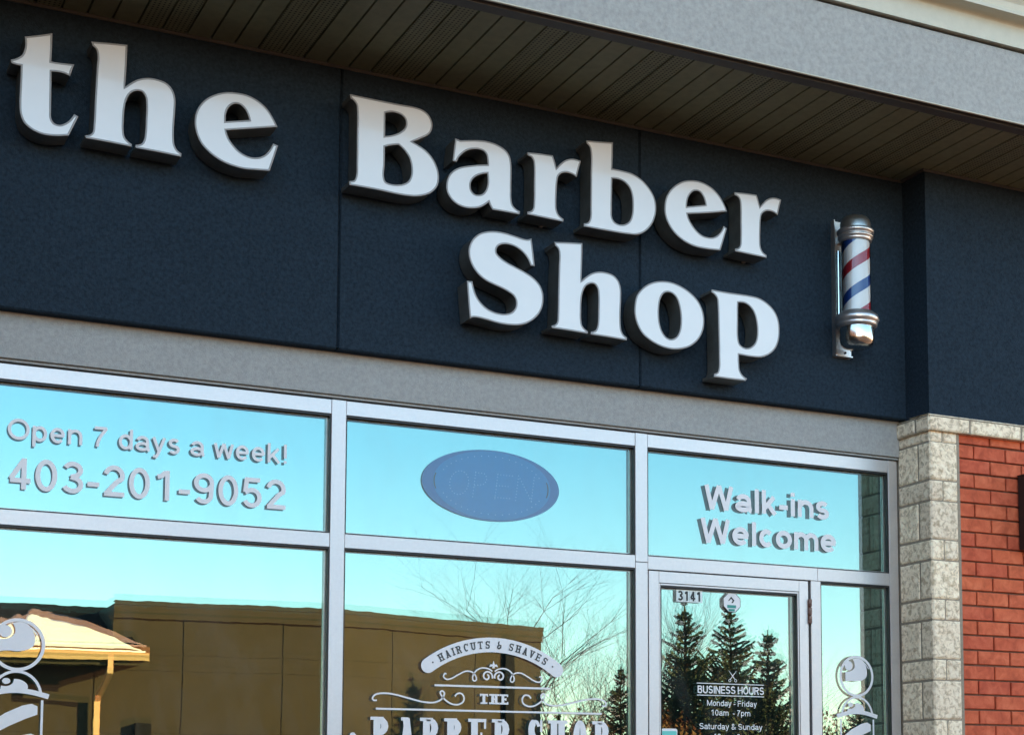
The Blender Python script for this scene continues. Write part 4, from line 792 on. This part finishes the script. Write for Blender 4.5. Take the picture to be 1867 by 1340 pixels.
d.poly([(LX-.006,2.026),(LX+.006,2.026),(LX+.003,2.033),(LX+.017,2.030),(LX+.013,2.040),(LX+.004,2.040),(LX,2.054),(LX-.004,2.040),(LX-.013,2.040),(LX-.017,2.030),(LX-.003,2.033)])
d.ribbon([(2.184,1.9585),(2.634,1.9585)], .0072); d.ribbon([(1.969,1.8710),(2.8455,1.8710)], .0068)
d.build('scrollwork', M['vinyl'], logo)
d = Decal(); slabtext(d, 'THE', 2.353, 2.4735, 1.8965, .0365, .30, .86, .17, .13); d.build('logo_word', M['vinyl'], logo); d = Decal()
slabtext(d, 'BARBER', 1.9440, 2.4890, 1.708, .1350, .19, .60, .085, .065); d.build('logo_word', M['vinyl'], logo); d = Decal()
slabtext(d, 'SHOP', 2.530, 2.8900, 1.708, .1350, .19, .60, .085, .065)
d.build('logo_word', M['vinyl'], logo)
for xx in (1.887, 2.940): d = Decal(); d.disc(xx, 1.776, .0115); d.build('dot', M['vinyl'], logo)

# ---- barber pole drawings on the glass
def pole_drawing(cx, label):
    d = Decal(); zc = 2.0465
    d.ribbon(arc(cx, zc, .0775, .0785, 0, 360, 60), .0105)
    E_ = lambda pts: [(cx+x*.083, zc+z*.083) for x, z in pts]
    blob = catmull([(-.66,-.27,1),(-.66,.20,1),(-.50,.20,0),(-.28,.27,0),(-.12,.43,0),(-.12,.64,0),(-.22,.82,1),(.08,.87,0),(.36,.78,0),(.55,.52,0),(.62,.22,0),(.56,-.04,0),(.34,-.18,0),(0,-.25,0),(-.32,-.23,0)], 4)
    d.poly(E_([(p.x, p.y) for p in blob]))
    d.poly(E_([(-.46+.235*math.cos(R(a)), .50+.235*math.sin(R(a))) for a in range(0,360,18)]))
    d.ribbon(E_(arc(0,0,.80,.80,60,28,8)), .004)
    zb = 1.8880; d.ribbon([(cx+.0745*math.cos(R(a)), zb-.006+.0800*math.sin(R(a))) for a in range(176, 3, -6)], .0085)
    blob = catmull([(-.048,.0135,1),(.018,.0130,0),(.033,.0185,0),(.033,.032,0),(.014,.047,0),(-.008,.050,1),(-.012,.036,0),(-.026,.0275,0),(-.046,.028,1)], 4)
    d.poly([(cx+p.x, zb+p.y) for p in blob]); d.poly([(cx-.031+.0125*math.cos(R(a)), zb+.043+.0095*math.sin(R(a))) for a in range(0,360,24)])
    d.ribbon([(cx-.0980+.196*i/20, zb-.004+.0180*math.sin(PI*i/20)) for i in range(21)], .0160)
    zt_, zbm = 1.873, 1.42
    for sx in (-1, 1): d.ribbon([(cx+sx*.0790, zt_), (cx+sx*.0790, zbm)], .0075)
    for k in range(5):
        z0 = zt_-.050-k*.094
        p = [(cx-.070,z0-.060),(cx+.010,z0-.020),(cx+.052,z0+.012),(cx+.064,z0+.040)] if 1 else 0
        up_ = [(cx+.066,z0+.040+0),(cx+.050,z0+.044),(cx-.010,z0+.028),(cx-.070,z0-.014)]
        if z0-.06 > zbm+.01: d.poly([(cx-.070,z0-.062),(cx-.020,z0-.034),(cx+.030,z0-.010),(cx+.0655,z0+.004),(cx+.0655,z0+.030),(cx+.048,z0+.038),(cx+.020,z0+.032),(cx-.030,z0+.008),(cx-.070,z0-.020)])
    d.ribbon([(cx-.0980+.196*i/20, zbm-.004-.0140*math.sin(PI*i/20)) for i in range(21)], .0135)
    d.ribbon([(cx+.060*math.cos(R(a)), zbm-.016+.060*math.sin(R(a))) for a in range(184, 357, 6)], .0085)
    tag(d.build('pole_drawing', M['vinyl']), label, 'drawing', 'vinyl graphics on the glass')
pole_drawing(.7855, 'white vinyl drawing of a barber pole low on the left window')
pole_drawing(3.9935, 'white vinyl drawing of a barber pole on narrow sidelight right of door')

# ---- door graphics
hours = thing('hours_lettering', 'small white business hours lettering with crossed scissors on the door glass', 'lettering', (3.40, YO-.003, 1.78), 'vinyl graphics on the glass')
d = Decal()
d.ribbon([(3.251,1.9978),(3.5535,1.9978)], .0030); d.ribbon([(3.251,1.9520),(3.5535,1.9520)], .0030)
d.text('BUSINESS HOURS', 3.2535, 3.5540, 1.9595, .0290, .165)
d.text('Monday - Friday', 3.2950, 3.5200, 1.9120, .0220, .135); d.text('10am  - 7pm', 3.3120, 3.4910, 1.8750, .0220, .135)
d.text('Saturday & Sunday', 3.2600, 3.5450, 1.8220, .0222, .135); d.text('10am - 6pm', 3.3230, 3.4870, 1.7830, .0220, .135)
d.build('hours_text', M['vinyl'], hours)
d = Decal()
for sgn in (-1, 1):
    d.ribbon([(3.4115-sgn*.0175,2.0500),(3.4115-sgn*.001,2.030),(3.4115+sgn*.0100,2.0165)], [.0012,.0034,.0026])
    d.ribbon(arc(3.4115+sgn*.0130, 2.0115, .0050, .0050, 0, 360, 14), .0020)
d.build('scissors', M['vinyl'], hours)
num = thing('number_sticker', 'white house number sticker 3141 in top left corner of the door glass', 'sticker', (3.218, YO-.003, 2.307))
d = Decal(.0002); d.poly([(3.1640,2.3072),(3.2780,2.3072),(3.2780,2.3535),(3.1640,2.3535)]); d.build('sticker_base', M['vinyl'], num)
d = Decal(-.0008)
M['blackprint'] = simple('black_print', (.01,.01,.012), .4)
for i, ch in enumerate('3141'):
    x = 3.1690+i*.0270; d.text(ch, x, x+.0235, 2.3115, .0375, .20)
for i in range(1, 4): d.ribbon([(3.1665+i*.0270,2.3085),(3.1665+i*.0270,2.3525)], .0006)
d.build('digits', M['blackprint'], num)
oct_ = thing('alarm_sticker', 'octagonal white security sticker at the top of the door glass', 'sticker', (3.411, YO-.003, 2.276))
d = Decal(.0002); ox, oz = 3.4110, 2.3155
d.poly([(ox+.0425*math.cos(R(22.5+45*i)), oz+.0415*math.sin(R(22.5+45*i))) for i in range(8)]); d.build('sticker_rim', M['blackprint'], oct_)
d = Decal(-.0004); d.poly([(ox+.0395*math.cos(R(22.5+45*i)), oz+.0385*math.sin(R(22.5+45*i))) for i in range(8)]); d.build('sticker_base', M['vinyl'], oct_)
d = Decal(-.0012); d.ribbon([(ox-.016,oz+.006),(ox-.004,oz+.019),(ox+.007,oz+.008),(ox-.001,oz-.002)], [.003,.006,.006,.004]); d.poly([(ox-.001,oz+.001),(ox+.006,oz+.009),(ox+.006,oz-.001)]); d.build('emblem', M['blackprint'], oct_)
M['teal'] = simple('teal_print', (.03,.30,.26), .4)
d = Decal(-.0012); d.poly([(ox-.022,oz-.022),(ox+.018,oz-.022),(ox+.018,oz-.010),(ox-.022,oz-.010)]); d.poly([(ox-.016,oz-.034),(ox+.012,oz-.034),(ox+.012,oz-.025),(ox-.016,oz-.025)]); d.build('emblem_bar', M['teal'], oct_)
tl = thing('notice_sticker', 'teal and white rounded notice sticker low on the left of the door glass', 'sticker', (3.13, YO-.003, 1.70))
def rr(x0, x1, z0, z1, r): 
    P = []
    for cx, cz, a in ((x1-r,z0+r,270),(x1-r,z1-r,0),(x0+r,z1-r,90),(x0+r,z0+r,180)): P += [(cx+r*math.cos(R(a+90*i/5)), cz+r*math.sin(R(a+90*i/5))) for i in range(6)]
    return P
d = Decal(.0002); d.poly(rr(3.0960, 3.1655, 1.690, 1.8215, .008)); d.build('sticker_base', M['vinyl'], tl)
M['teal2'] = simple('mint_print', (.14,.60,.55), .4)
d = Decal(-.0006); d.poly(rr(3.0995, 3.1620, 1.695, 1.8120, .004)); d.build('sticker_print', M['teal2'], tl)

# ------------------------------------------------------------------ unlit oval OPEN sign between the lites
ex, ez = 2.402, 2.6925
osg = thing('open_sign', 'unlit blue oval OPEN sign with dotted letters behind the middle upper glass', 'sign', (ex, YO+.006, ez-.13))
M['board'] = simple('blue_board', (.001,.19,.46), .4); M['board2'] = simple('blue_rim', (.003,.10,.34), .35); M['led'] = simple('led_lens', (.20,.46,.70), .3)
def oval(rx, rz, y0, y1, mat, name, par, cx=ex, cz=ez):
    mb = MB(); l = [Vector((cx+rx*math.cos(R(a)), cz+rz*math.sin(R(a)))) for a in range(0, 360, 5)]
    fill(mb, [l], y0); wallstrip(mb, l, y0, y1); return mb.build(name, mat, par)
oval(.2700, .1300, .0278, .0318, M['board2'], 'sign_board', osg)
oval(.2310, .1255, .0268, .0277, M['board'], 'sign_panel', osg, ex+.003, ez)
mb = MB()
def dot(x, z, r=.0021): mb.face([(x+r*math.cos(R(60*i)), .0264, z+r*math.sin(R(60*i))) for i in range(6)])
for i in range(46):
    a = 2*PI*i/46
    if abs(math.sin(a)) > .35: dot(ex+.205*math.cos(a), ez+.107*math.sin(a))
for ch, xx in (('O',-.178),('P',-.085),('E',.002),('N',.084)):
    w_, S = sans(ch, .1)
    for st in S:
        acc = 0; last = None
        for i in range(len(st)-1):
            a = Vector(st[i]); b = Vector(st[i+1])
            a = Vector((a.x*.084+a.y*.012, a.y*.094)); b = Vector((b.x*.084+b.y*.012, b.y*.094)); L_ = (b-a).length
            while acc <= L_:
                p = a+(b-a)*(acc/max(L_,1e-6)); dot(ex+xx+p.x, ez-.047+p.y); acc += .0115
            acc -= L_
mb.build('led_letters', M['led'], osg)
mb = MB()
for sgn in (-1, 1):
    v = [(ex+sgn*.224*math.cos(R(a)), ez+.118*math.sin(R(a))) for a in range(-14, 15, 4)]
    for a, b in zip(v[:-1], v[1:]): mb.face([(a[0]-.0022,.0262,a[1]),(a[0]+.0022,.0262,a[1]),(b[0]+.0022,.0262,b[1]),(b[0]-.0022,.0262,b[1])])
mb.build('sign_clip', M['blackprint'], osg)

# ------------------------------------------------------------------ across the car park (seen mirrored in the glass)
hall = thing('brown_building', 'long brown stucco building across the car park with tan gutter and snowy roof', 'building', (9,-28,-.15))
PA, PB, PC, PD = Vector((1.0,-27.60,0)), Vector((6.20,-27.185,0)), Vector((10.36,-26.85,0)), Vector((15.51,-28.374,0))
GZ = -.15
def wall_run(P, Q, z0, z1, joints_u, joints_z, g=.022, dp=.012):
    """stucco wall with recessed joints; u along the wall in metres"""
    mb = MB(); d = (Q-P); L = d.length; d.normalize(); n = Vector((-d.y, d.x, 0))
    if n.y < 0: n = -n
    us = [0]+[u for u in joints_u if 0 < u < L]+[L]; zs = [z0]+joints_z+[z1]
    for i in range(len(us)-1):
        for j in range(len(zs)-1):
            a0 = us[i]+(g/2 if i else 0); a1 = us[i+1]-(g/2 if i < len(us)-2 else 0)
            b0 = zs[j]+(g/2 if j else 0); b1 = zs[j+1]-(g/2 if j < len(zs)-2 else 0)
            p = P+d*a0; q = P+d*a1
            mb.face([(p.x,p.y,b0),(q.x,q.y,b0),(q.x,q.y,b1),(p.x,p.y,b1)])
            for (s, e) in ((p,p),(q,q)): mb.face([(s.x,s.y,b0),(s.x-n.x*dp,s.y-n.y*dp,b0),(s.x-n.x*dp,s.y-n.y*dp,b1),(s.x,s.y,b1)])
            for zz in (b0, b1): mb.face([(p.x,p.y,zz),(q.x,q.y,zz),(q.x-n.x*dp,q.y-n.y*dp,zz),(p.x-n.x*dp,p.y-n.y*dp,zz)])
    p = P-n*dp; q = Q-n*dp; mb.face([(p.x,p.y,z0),(q.x,q.y,z0),(q.x,q.y,z1),(p.x,p.y,z1)], 1)
    return mb
def rel(P, x, Q):  # distance along PQ of the point with this x
    return (x-P.x)/(Q.x-P.x)*(Q-P).length
M['brownjoint'] = mottled('brown_joint', (.026,.022,.014), .1, 8, 40, .9, 0)
jl = [rel(PB, 7.476, PC), rel(PB, 9.36, PC)]
wall_run(PB, PC, GZ, 5.26, jl, [2.83, 4.0, 4.30, 4.975]).build('wall', [M['brown'], M['brownjoint']], hall)
def cornice(P, Q):
    mb = MB(); d_ = (Q-P).normalized(); n = Vector((-d_.y, d_.x, 0)); n = n if n.y > 0 else -n
    a, b = P+n*.07, Q+n*.07; mb.face([(a.x,a.y,4.985),(b.x,b.y,4.985),(b.x,b.y,5.24),(a.x,a.y,5.24)]); mb.face([(a.x,a.y,4.985),(b.x,b.y,4.985),(Q.x,Q.y,4.985),(P.x,P.y,4.985)])
    for p, q in ((a, P), (b, Q)): mb.face([(p.x,p.y,4.985),(q.x,q.y,4.985),(q.x,q.y,5.24),(p.x,p.y,5.24)])
    mb.build('cornice', M['brown'], hall)
cornice(PB, PC); cornice(PC, PD)
jr = [rel(PC, v, PD) for v in (11.70, 13.75)]
wall_run(PC, PD, GZ, 5.26, jr, [2.83, 4.0, 4.32, 4.985]).build('wall', [M['brown'], M['brownjoint']], hall)
wall_run(PA, PB, GZ, 4.55, [2.4, 4.9], [2.83, 3.98]).build('wall', [M['brown'], M['brownjoint']], hall)
mb = MB()
back = Vector((1.2,-9.,0))
def quad(a, b, z0, z1, mi=None): mb.face([(a.x,a.y,z0),(b.x,b.y,z0),(b.x,b.y,z1),(a.x,a.y,z1)], mi)
E1 = PD+Vector((-1.6,-3.2,0)); E2 = PB+Vector((0.,-5.5,0)); E3 = PA+Vector((0,-5.5,0))
quad(PD, E1, GZ, 5.26); quad(E1, E2, GZ, 5.26); quad(PB, E2, 3.9, 5.26); quad(PA, E3, GZ, 4.3); quad(E3, E2, GZ, 4.3)
mb.build('rear_wall', M['brown'], hall)
mb = MB(); mb.face([(p.x,p.y,5.24) for p in (PB, PC, PD, E1, E2)]); mb.build('flat_roof', M['shingle'], hall)
# coping along the parapet
mb = MB()
for P, Q in ((PB,PC),(PC,PD)):
    d_ = (Q-P).normalized(); n = Vector((-d_.y, d_.x, 0)); n = n if n.y > 0 else -n
    a, b = P+n*.09, Q+n*.09; a2, b2 = P-n*.25, Q-n*.25
    mb.face([(a.x,a.y,5.23),(b.x,b.y,5.23),(b.x,b.y,5.31),(a.x,a.y,5.31)]); mb.face([(a.x,a.y,5.31),(b.x,b.y,5.31),(b2.x,b2.y,5.31),(a2.x,a2.y,5.31)]); mb.face([(a.x,a.y,5.23),(b.x,b.y,5.23),(P.x,P.y,5.22),(Q.x,Q.y,5.22)][:2]+[(Q.x,Q.y,5.23),(P.x,P.y,5.23)])
mb.build('coping', M['brownjoint'], hall)
# low pitched roof with eave, gutter, snow, downspout
ea0, ea1 = Vector((.9,-26.60,0)), Vector((6.60,-26.147,0)); rz = 4.24
r0, r1 = Vector((1.0,-29.55,0)), Vector((6.46,-29.17,0)); rt = 5.40
mb = MB(); mb.face([(ea0.x,ea0.y,rz),(ea1.x,ea1.y,rz),(r1.x,r1.y,rt),(r0.x,r0.y,rt)]); mb.face([(ea0.x,ea0.y,rz-.09),(ea1.x,ea1.y,rz-.09),(r1.x,r1.y,rt-.09),(r0.x,r0.y,rt-.09)]); mb.face([(ea1.x,ea1.y,rz-.09),(ea1.x,ea1.y,rz),(r1.x,r1.y,rt),(r1.x,r1.y,rt-.09)])
mb.build('shingle_roof', M['shingle'], hall)
# drift of snow, ragged outline, soft thickness
def roofpt(u, v, up=0.): p = ea0.lerp(ea1, u).lerp(r0.lerp(r1, u), v); return (p.x, p.y, rz+(rt-rz)*v+up)
mb = MB(); nu, nv = 70, 26; V = {}
def snowtop(u):  # how far up the roof the drift reaches
    base = .70 if u < .80 else .70-(u-.80)/.20*.70
    return max(0, base+.16*noise.noise(Vector((u*7,3,0)))+.09*noise.noise(Vector((u*23,7,0)))+.05*noise.noise(Vector((u*60,9,0))) - .30*max(0, 1-abs(u-.62)/.10) - (.16 if .44 < u < .60 else 0)*(.5+noise.noise(Vector((u*14,1,0)))))
for i in range(nu+1):
    for j in range(nv+1):
        u = i/nu; v = j/nv*snowtop(u); e = min(1, min(snowtop(u)-v, 1-u+.02, .5)/.06)
        V[i,j] = roofpt(u, v, .01+.07*max(0, e)**.6+.015*noise.noise(Vector((u*20, v*12, 5))))
vl = [V[i,j] for i in range(nu+1) for j in range(nv+1)]
mb.idx(vl, [(i*(nv+1)+j, (i+1)*(nv+1)+j, (i+1)*(nv+1)+j+1, i*(nv+1)+j+1) for i in range(nu) for j in range(nv)], 0, True)
mb.idx([roofpt(0,0,0), roofpt(1,0,0), roofpt(1,0,.05), roofpt(0,0,.05)], [(0,1,2,3)])
mb.build('roof_snow', M['snow'], hall)
dE = (ea1-ea0).normalized(); nE = Vector((-dE.y, dE.x, 0)); nE = nE if nE.y > 0 else -nE
mb = MB(); prof = [(0.,4.11),(.02,4.10),(.10,4.10),(.105,4.15),(.125,4.19),(.135,4.235),(.145,4.245),(.130,4.248),(.02,4.235),(0.,4.235)]
a0_, a1_ = ea0, ea1+dE*.05
for (o0, z0), (o1, z1) in zip(prof[:-1], prof[1:]):
    p, q = a0_+nE*o0, a1_+nE*o0; p2, q2 = a0_+nE*o1, a1_+nE*o1
    mb.face([(p.x,p.y,z0),(q.x,q.y,z0),(q2.x,q2.y,z1),(p2.x,p2.y,z1)])
mb.face([((a1_+nE*o_).x,(a1_+nE*o_).y,z_) for o_, z_ in prof])
mb.build('gutter', M['tan'], hall)
mb = MB(); P, Q = ea0-nE*1.0, ea1-nE*1.0; p, q = ea0, ea1
mb.face([(p.x,p.y,4.09),(q.x,q.y,4.09),(Q.x,Q.y,4.09),(P.x,P.y,4.09)]); mb.face([(p.x,p.y,4.02),(q.x,q.y,4.02),(q.x,q.y,4.10),(p.x,p.y,4.10)])
mb.build('eave_board', M['brown'], hall)
mb = MB(); s0 = ea1-dE*.62+nE*.06; s1 = s0-nE*.90-dE*.12
def rbar(a, b, w_=.05, dd=.035):
    a = Vector(a); b = Vector(b); ax_ = (b-a).normalized(); sx_ = dE; 
    sy_ = ax_.cross(sx_).normalized()
    vs = [p+sx_*sgn*w_+sy_*tg*dd for p in (a, b) for sgn, tg in ((-1,-1),(1,-1),(1,1),(-1,1))]
    mb.idx(vs, [(0,1,2,3),(4,5,6,7),(0,1,5,4),(1,2,6,5),(2,3,7,6),(3,0,4,7)])
rbar((s0.x,s0.y,4.12),(s0.x,s0.y,3.86)); rbar((s0.x,s0.y,3.88),(s1.x,s1.y,3.42)); rbar((s1.x,s1.y,3.44),(s1.x,s1.y,.1))
mb.build('downspout', M['tan'], hall)
mb = MB(); q = PB+Vector((.55,.05,0)); mb.box(q.x-.14, q.x+.14, q.y, q.y+.16, 2.62, 3.02); mb.build('vent_box', M['shingle'], hall)
mb = MB(); P = PC.lerp(PD, .80); q = PC.lerp(PD, .845); n = Vector((.28,.96,0))*.10
v = [(P.x,P.y),(q.x,q.y),(q.x+n.x,q.y+n.y),(P.x+n.x,P.y+n.y)]
mb.idx([(x,y,0) for x,y in v]+[(x,y,4.98) for x,y in v], [(0,1,5,4),(1,2,6,5),(2,3,7,6),(3,0,4,7),(4,5,6,7)]); mb.build('pipe_box', M['shingle'], hall)

# ---- trees
def spruce(x, y, H, Rb, seed, label, mat='needle', dens=1., group='evergreens across the car park'):
    dens *= 1.3
    rg = random.Random(seed); t = thing('spruce_tree', label, 'tree', (x, y, GZ), group)
    mb = MB(); mb.tube([(x,y,GZ),(x+.03,y,GZ+H*.5),(x,y,GZ+H)], [H*.022, H*.013, .008], 8); mb.build('trunk', M['bark'], t)
    mb = MB(); nl = int(H*9.5)
    for l in range(nl):
        f = l/(nl-1); z = GZ+.12*H+(H*.86)*f+rg.uniform(-.07,.07); L0 = Rb*(1-f)**.9*rg.uniform(.72,1.1)+.06
        for k in range(int((7 if f < .7 else 5)*dens)):
            a = rg.uniform(0, 2*PI); L = L0*rg.uniform(.45, 1.18); up0 = rg.uniform(-.34, .16)+.55*f
            dx, dy = math.cos(a), math.sin(a); steps = max(4, int(L/.07)); prev = None
            for s in range(steps+1):
                u = s/steps; zz = z+L*(up0*u+.34*u*u*(1 if f < .75 else .2))+rg.uniform(-.02,.02); px, py = x+dx*L*u, y+dy*L*u
                wv = (.05+.20*L*math.sin(PI*min(1,u*.75+.18)))*(1-u*.55)*rg.uniform(.45,1.45)
                if s:
                    # twigs either side, hanging a little
                    for sg in (-1, 1):
                        tx, ty = -dy*sg, dx*sg; fwd = rg.uniform(.35,.8); dr = rg.uniform(-.55,.18); ww = rg.uniform(.012,.028)
                        tip = (px+(tx+dx*fwd)*wv, py+(ty+dy*fwd)*wv, zz+dr*wv)
                        mid = (px+(tx+dx*fwd)*wv*.5, py+(ty+dy*fwd)*wv*.5, zz+dr*wv*.4)
                        mb.face([(px,py,zz+ww*.5),(mid[0],mid[1],mid[2]+ww),tip,(mid[0],mid[1],mid[2]-ww)])
                        mb.face([(px-dx*ww,py-dy*ww,zz),(mid[0]-dx*ww,mid[1]-dy*ww,mid[2]),tip,(mid[0]+dx*ww,mid[1]+dy*ww,mid[2])])
                    w2 = .03; mb.face([(prev[0],prev[1],prev[2]-w2),(px,py,zz-w2),(px,py,zz+w2),(prev[0],prev[1],prev[2]+w2)])
                prev = (px, py, zz)
    for k in range(10):
        a = rg.uniform(0,2*PI); z = GZ+H*.97-.02*k; mb.face([(x,y,z),(x+.07*math.cos(a),y+.07*math.sin(a),z-.05),(x,y,z+.14)])
    mb.build('crown', M[mat], t); return t
spruce(16.52,-23.75, 5.62, 1.75, 1, 'tall dark spruce at the left of the mirrored group in the door glass')
spruce(18.85,-25.90, 5.92, 1.95, 2, 'tall dark spruce in the middle of the mirrored group, tallest tree')
spruce(17.45,-22.15, 4.95, 1.45, 3, 'shorter brownish spruce at the right of the mirrored group', 'bushmix' if 0 else 'needle')
spruce(18.75,-30.9, 4.9, 1.3, 4, 'spruce behind the bare trees, near the end of the brown building')
spruce(16.3,-29.2, 3.6, 1.1, 5, 'small spruce beside the end wall of the brown building')
spruce(22.5,-24.9, 3.9, 1.5, 6, 'low spruce far right of the mirrored group')
spruce(27.5,-33.5, 4.3, 1.8, 7, 'distant spruce seen mirrored in the sidelight beside the door')
def bush(x, y, H, Rb, seed, label, mat, n=1500):
    rg = random.Random(seed); t = thing('bush', label, 'bush', (x, y, GZ), 'bushes across the car park')
    mb = MB()
    for k in range(7): a = rg.uniform(0,2*PI); mb.tube([(x,y,GZ),(x+Rb*.5*math.cos(a),y+Rb*.5*math.sin(a),GZ+H*.75)], [.03,.01], 5)
    mb.build('stems', M['bark'], t); mb = MB()
    for k in range(n):
        a = rg.uniform(0,2*PI); r_ = Rb*rg.random()**.45; u = rg.uniform(-.2,1); q = math.sqrt(max(0,1-max(0,u)**2))
        px, py, pz = x+r_*q*math.cos(a), y+r_*q*math.sin(a), GZ+H*.42+u*H*.56*rg.uniform(.75,1.05)
        s = rg.uniform(.03,.09); b_ = rg.uniform(0,2*PI); c = rg.uniform(-.6,.6)
        mb.face([(px,py,pz),(px+s*math.cos(b_),py+s*math.sin(b_),pz+s*c),(px+s*math.cos(b_+.8),py+s*math.sin(b_+.8),pz+s)])
    mb.build('foliage', M[mat], t)
bush(15.4,-22.4, 3.3, 1.3, 11, 'rust-brown bush at the foot of the spruces, left side', 'bush')
bush(18.9,-22.9, 3.45, 1.5, 12, 'olive bush at the foot of the spruces, right side', 'yellowbush')
bush(17.55,-30.4, 3.95, 1.1, 13, 'rust-brown bush in front of the bare trees', 'bush')
bush(21.2,-26.2, 3.7, 1.7, 14, 'olive bush low in the mirrored view at the right edge of the door', 'yellowbush')
bush(22.2,-31.5, 4.0, 1.9, 15, 'dull green bush mirrored in the sidelight', 'yellowbush', 2200)
bush(24.6,-34.0, 4.7, 2.3, 16, 'rust-brown bush mirrored in the sidelight', 'bush', 2200)
bush(16.9,-25.2, 3.5, 1.6, 17, 'dull olive bush behind the spruces', 'yellowbush', 2000)
def bare(x, y, H, seed, label, spread=.75, r0_=.10, first=.32, lean=(0,0)):
    rg = random.Random(seed); t = thing('bare_tree', label, 'tree', (x, y, GZ), 'leafless trees across the car park'); mb = MB(); tr = MB()
    def grow(p, d, L, r, lev):
        pts = [p]; q = p; dd = d.copy(); n = 4
        for i in range(n):
            dd = (dd+Vector((rg.uniform(-1,1), rg.uniform(-1,1), rg.uniform(-.5,.8)))*.13).normalized(); q = q+dd*(L/n); pts.append(q)
        rr_ = [r*(1-.45*i/n) for i in range(n+1)]
        (tr if lev == 0 else mb).tube(pts, rr_, 6 if lev < 2 else 3, 0, lev < 2)
        if lev >= 6 or r < .0028: return
        k = 4 if lev < 3 else 3
        for j in range(k+ (1 if rg.random() < .5 else 0)):
            i = n if j == 0 else rg.randint(2, n); a = rg.uniform(0, 2*PI); s = rg.uniform(.35, 1.)*spread*(.6 if j == 0 else 1.15)
            side = Vector((math.cos(a), math.sin(a), 0)); nd = (dd*.85+side*s*1.35+Vector((0,0,.10))).normalized()
            grow(pts[i], nd, L*rg.uniform(.62,.84), rr_[i]*rg.uniform(.58,.78), lev+1)
    grow(Vector((x,y,GZ)), Vector((lean[0],lean[1],1)).normalized(), H*first, r0_, 0)
    zs_ = sorted(v[2] for v in mb.v); zm = zs_[int(len(zs_)*.985)]; k_ = H/(zm-GZ)
    for q in (mb, tr): q.v = [(x+(v[0]-x)*k_**.85, y+(v[1]-y)*k_**.85, GZ+(v[2]-GZ)*k_) for v in q.v]
    tr.build('trunk', M['bark'], t); mb.build('crown', M['bark'], t)
bare(18.0,-34.6, 8.3, 21, 'tall leafless tree standing behind the roof of the brown building', .80, .17, .56)
bare(18.7,-30.0, 6.9, 22, 'leafless upswept tree at the right edge of middle window reflection', .45, .11, .34)
bare(17.2,-30.8, 5.4, 23, 'low tangled leafless tree beside the brown building corner', .75, .06, .24)
bare(18.2,-33.0, 6.3, 26, 'wide leafless tree between the tall one and the building corner', .72, .06, .32)
bare(15.6,-24.7, 5.4, 24, 'thin leafless tree left of the spruces', .45, .05, .36)
bare(20.4,-25.0, 5.0, 25, 'thin leafless tree right of the spruces', .55, .045, .38)
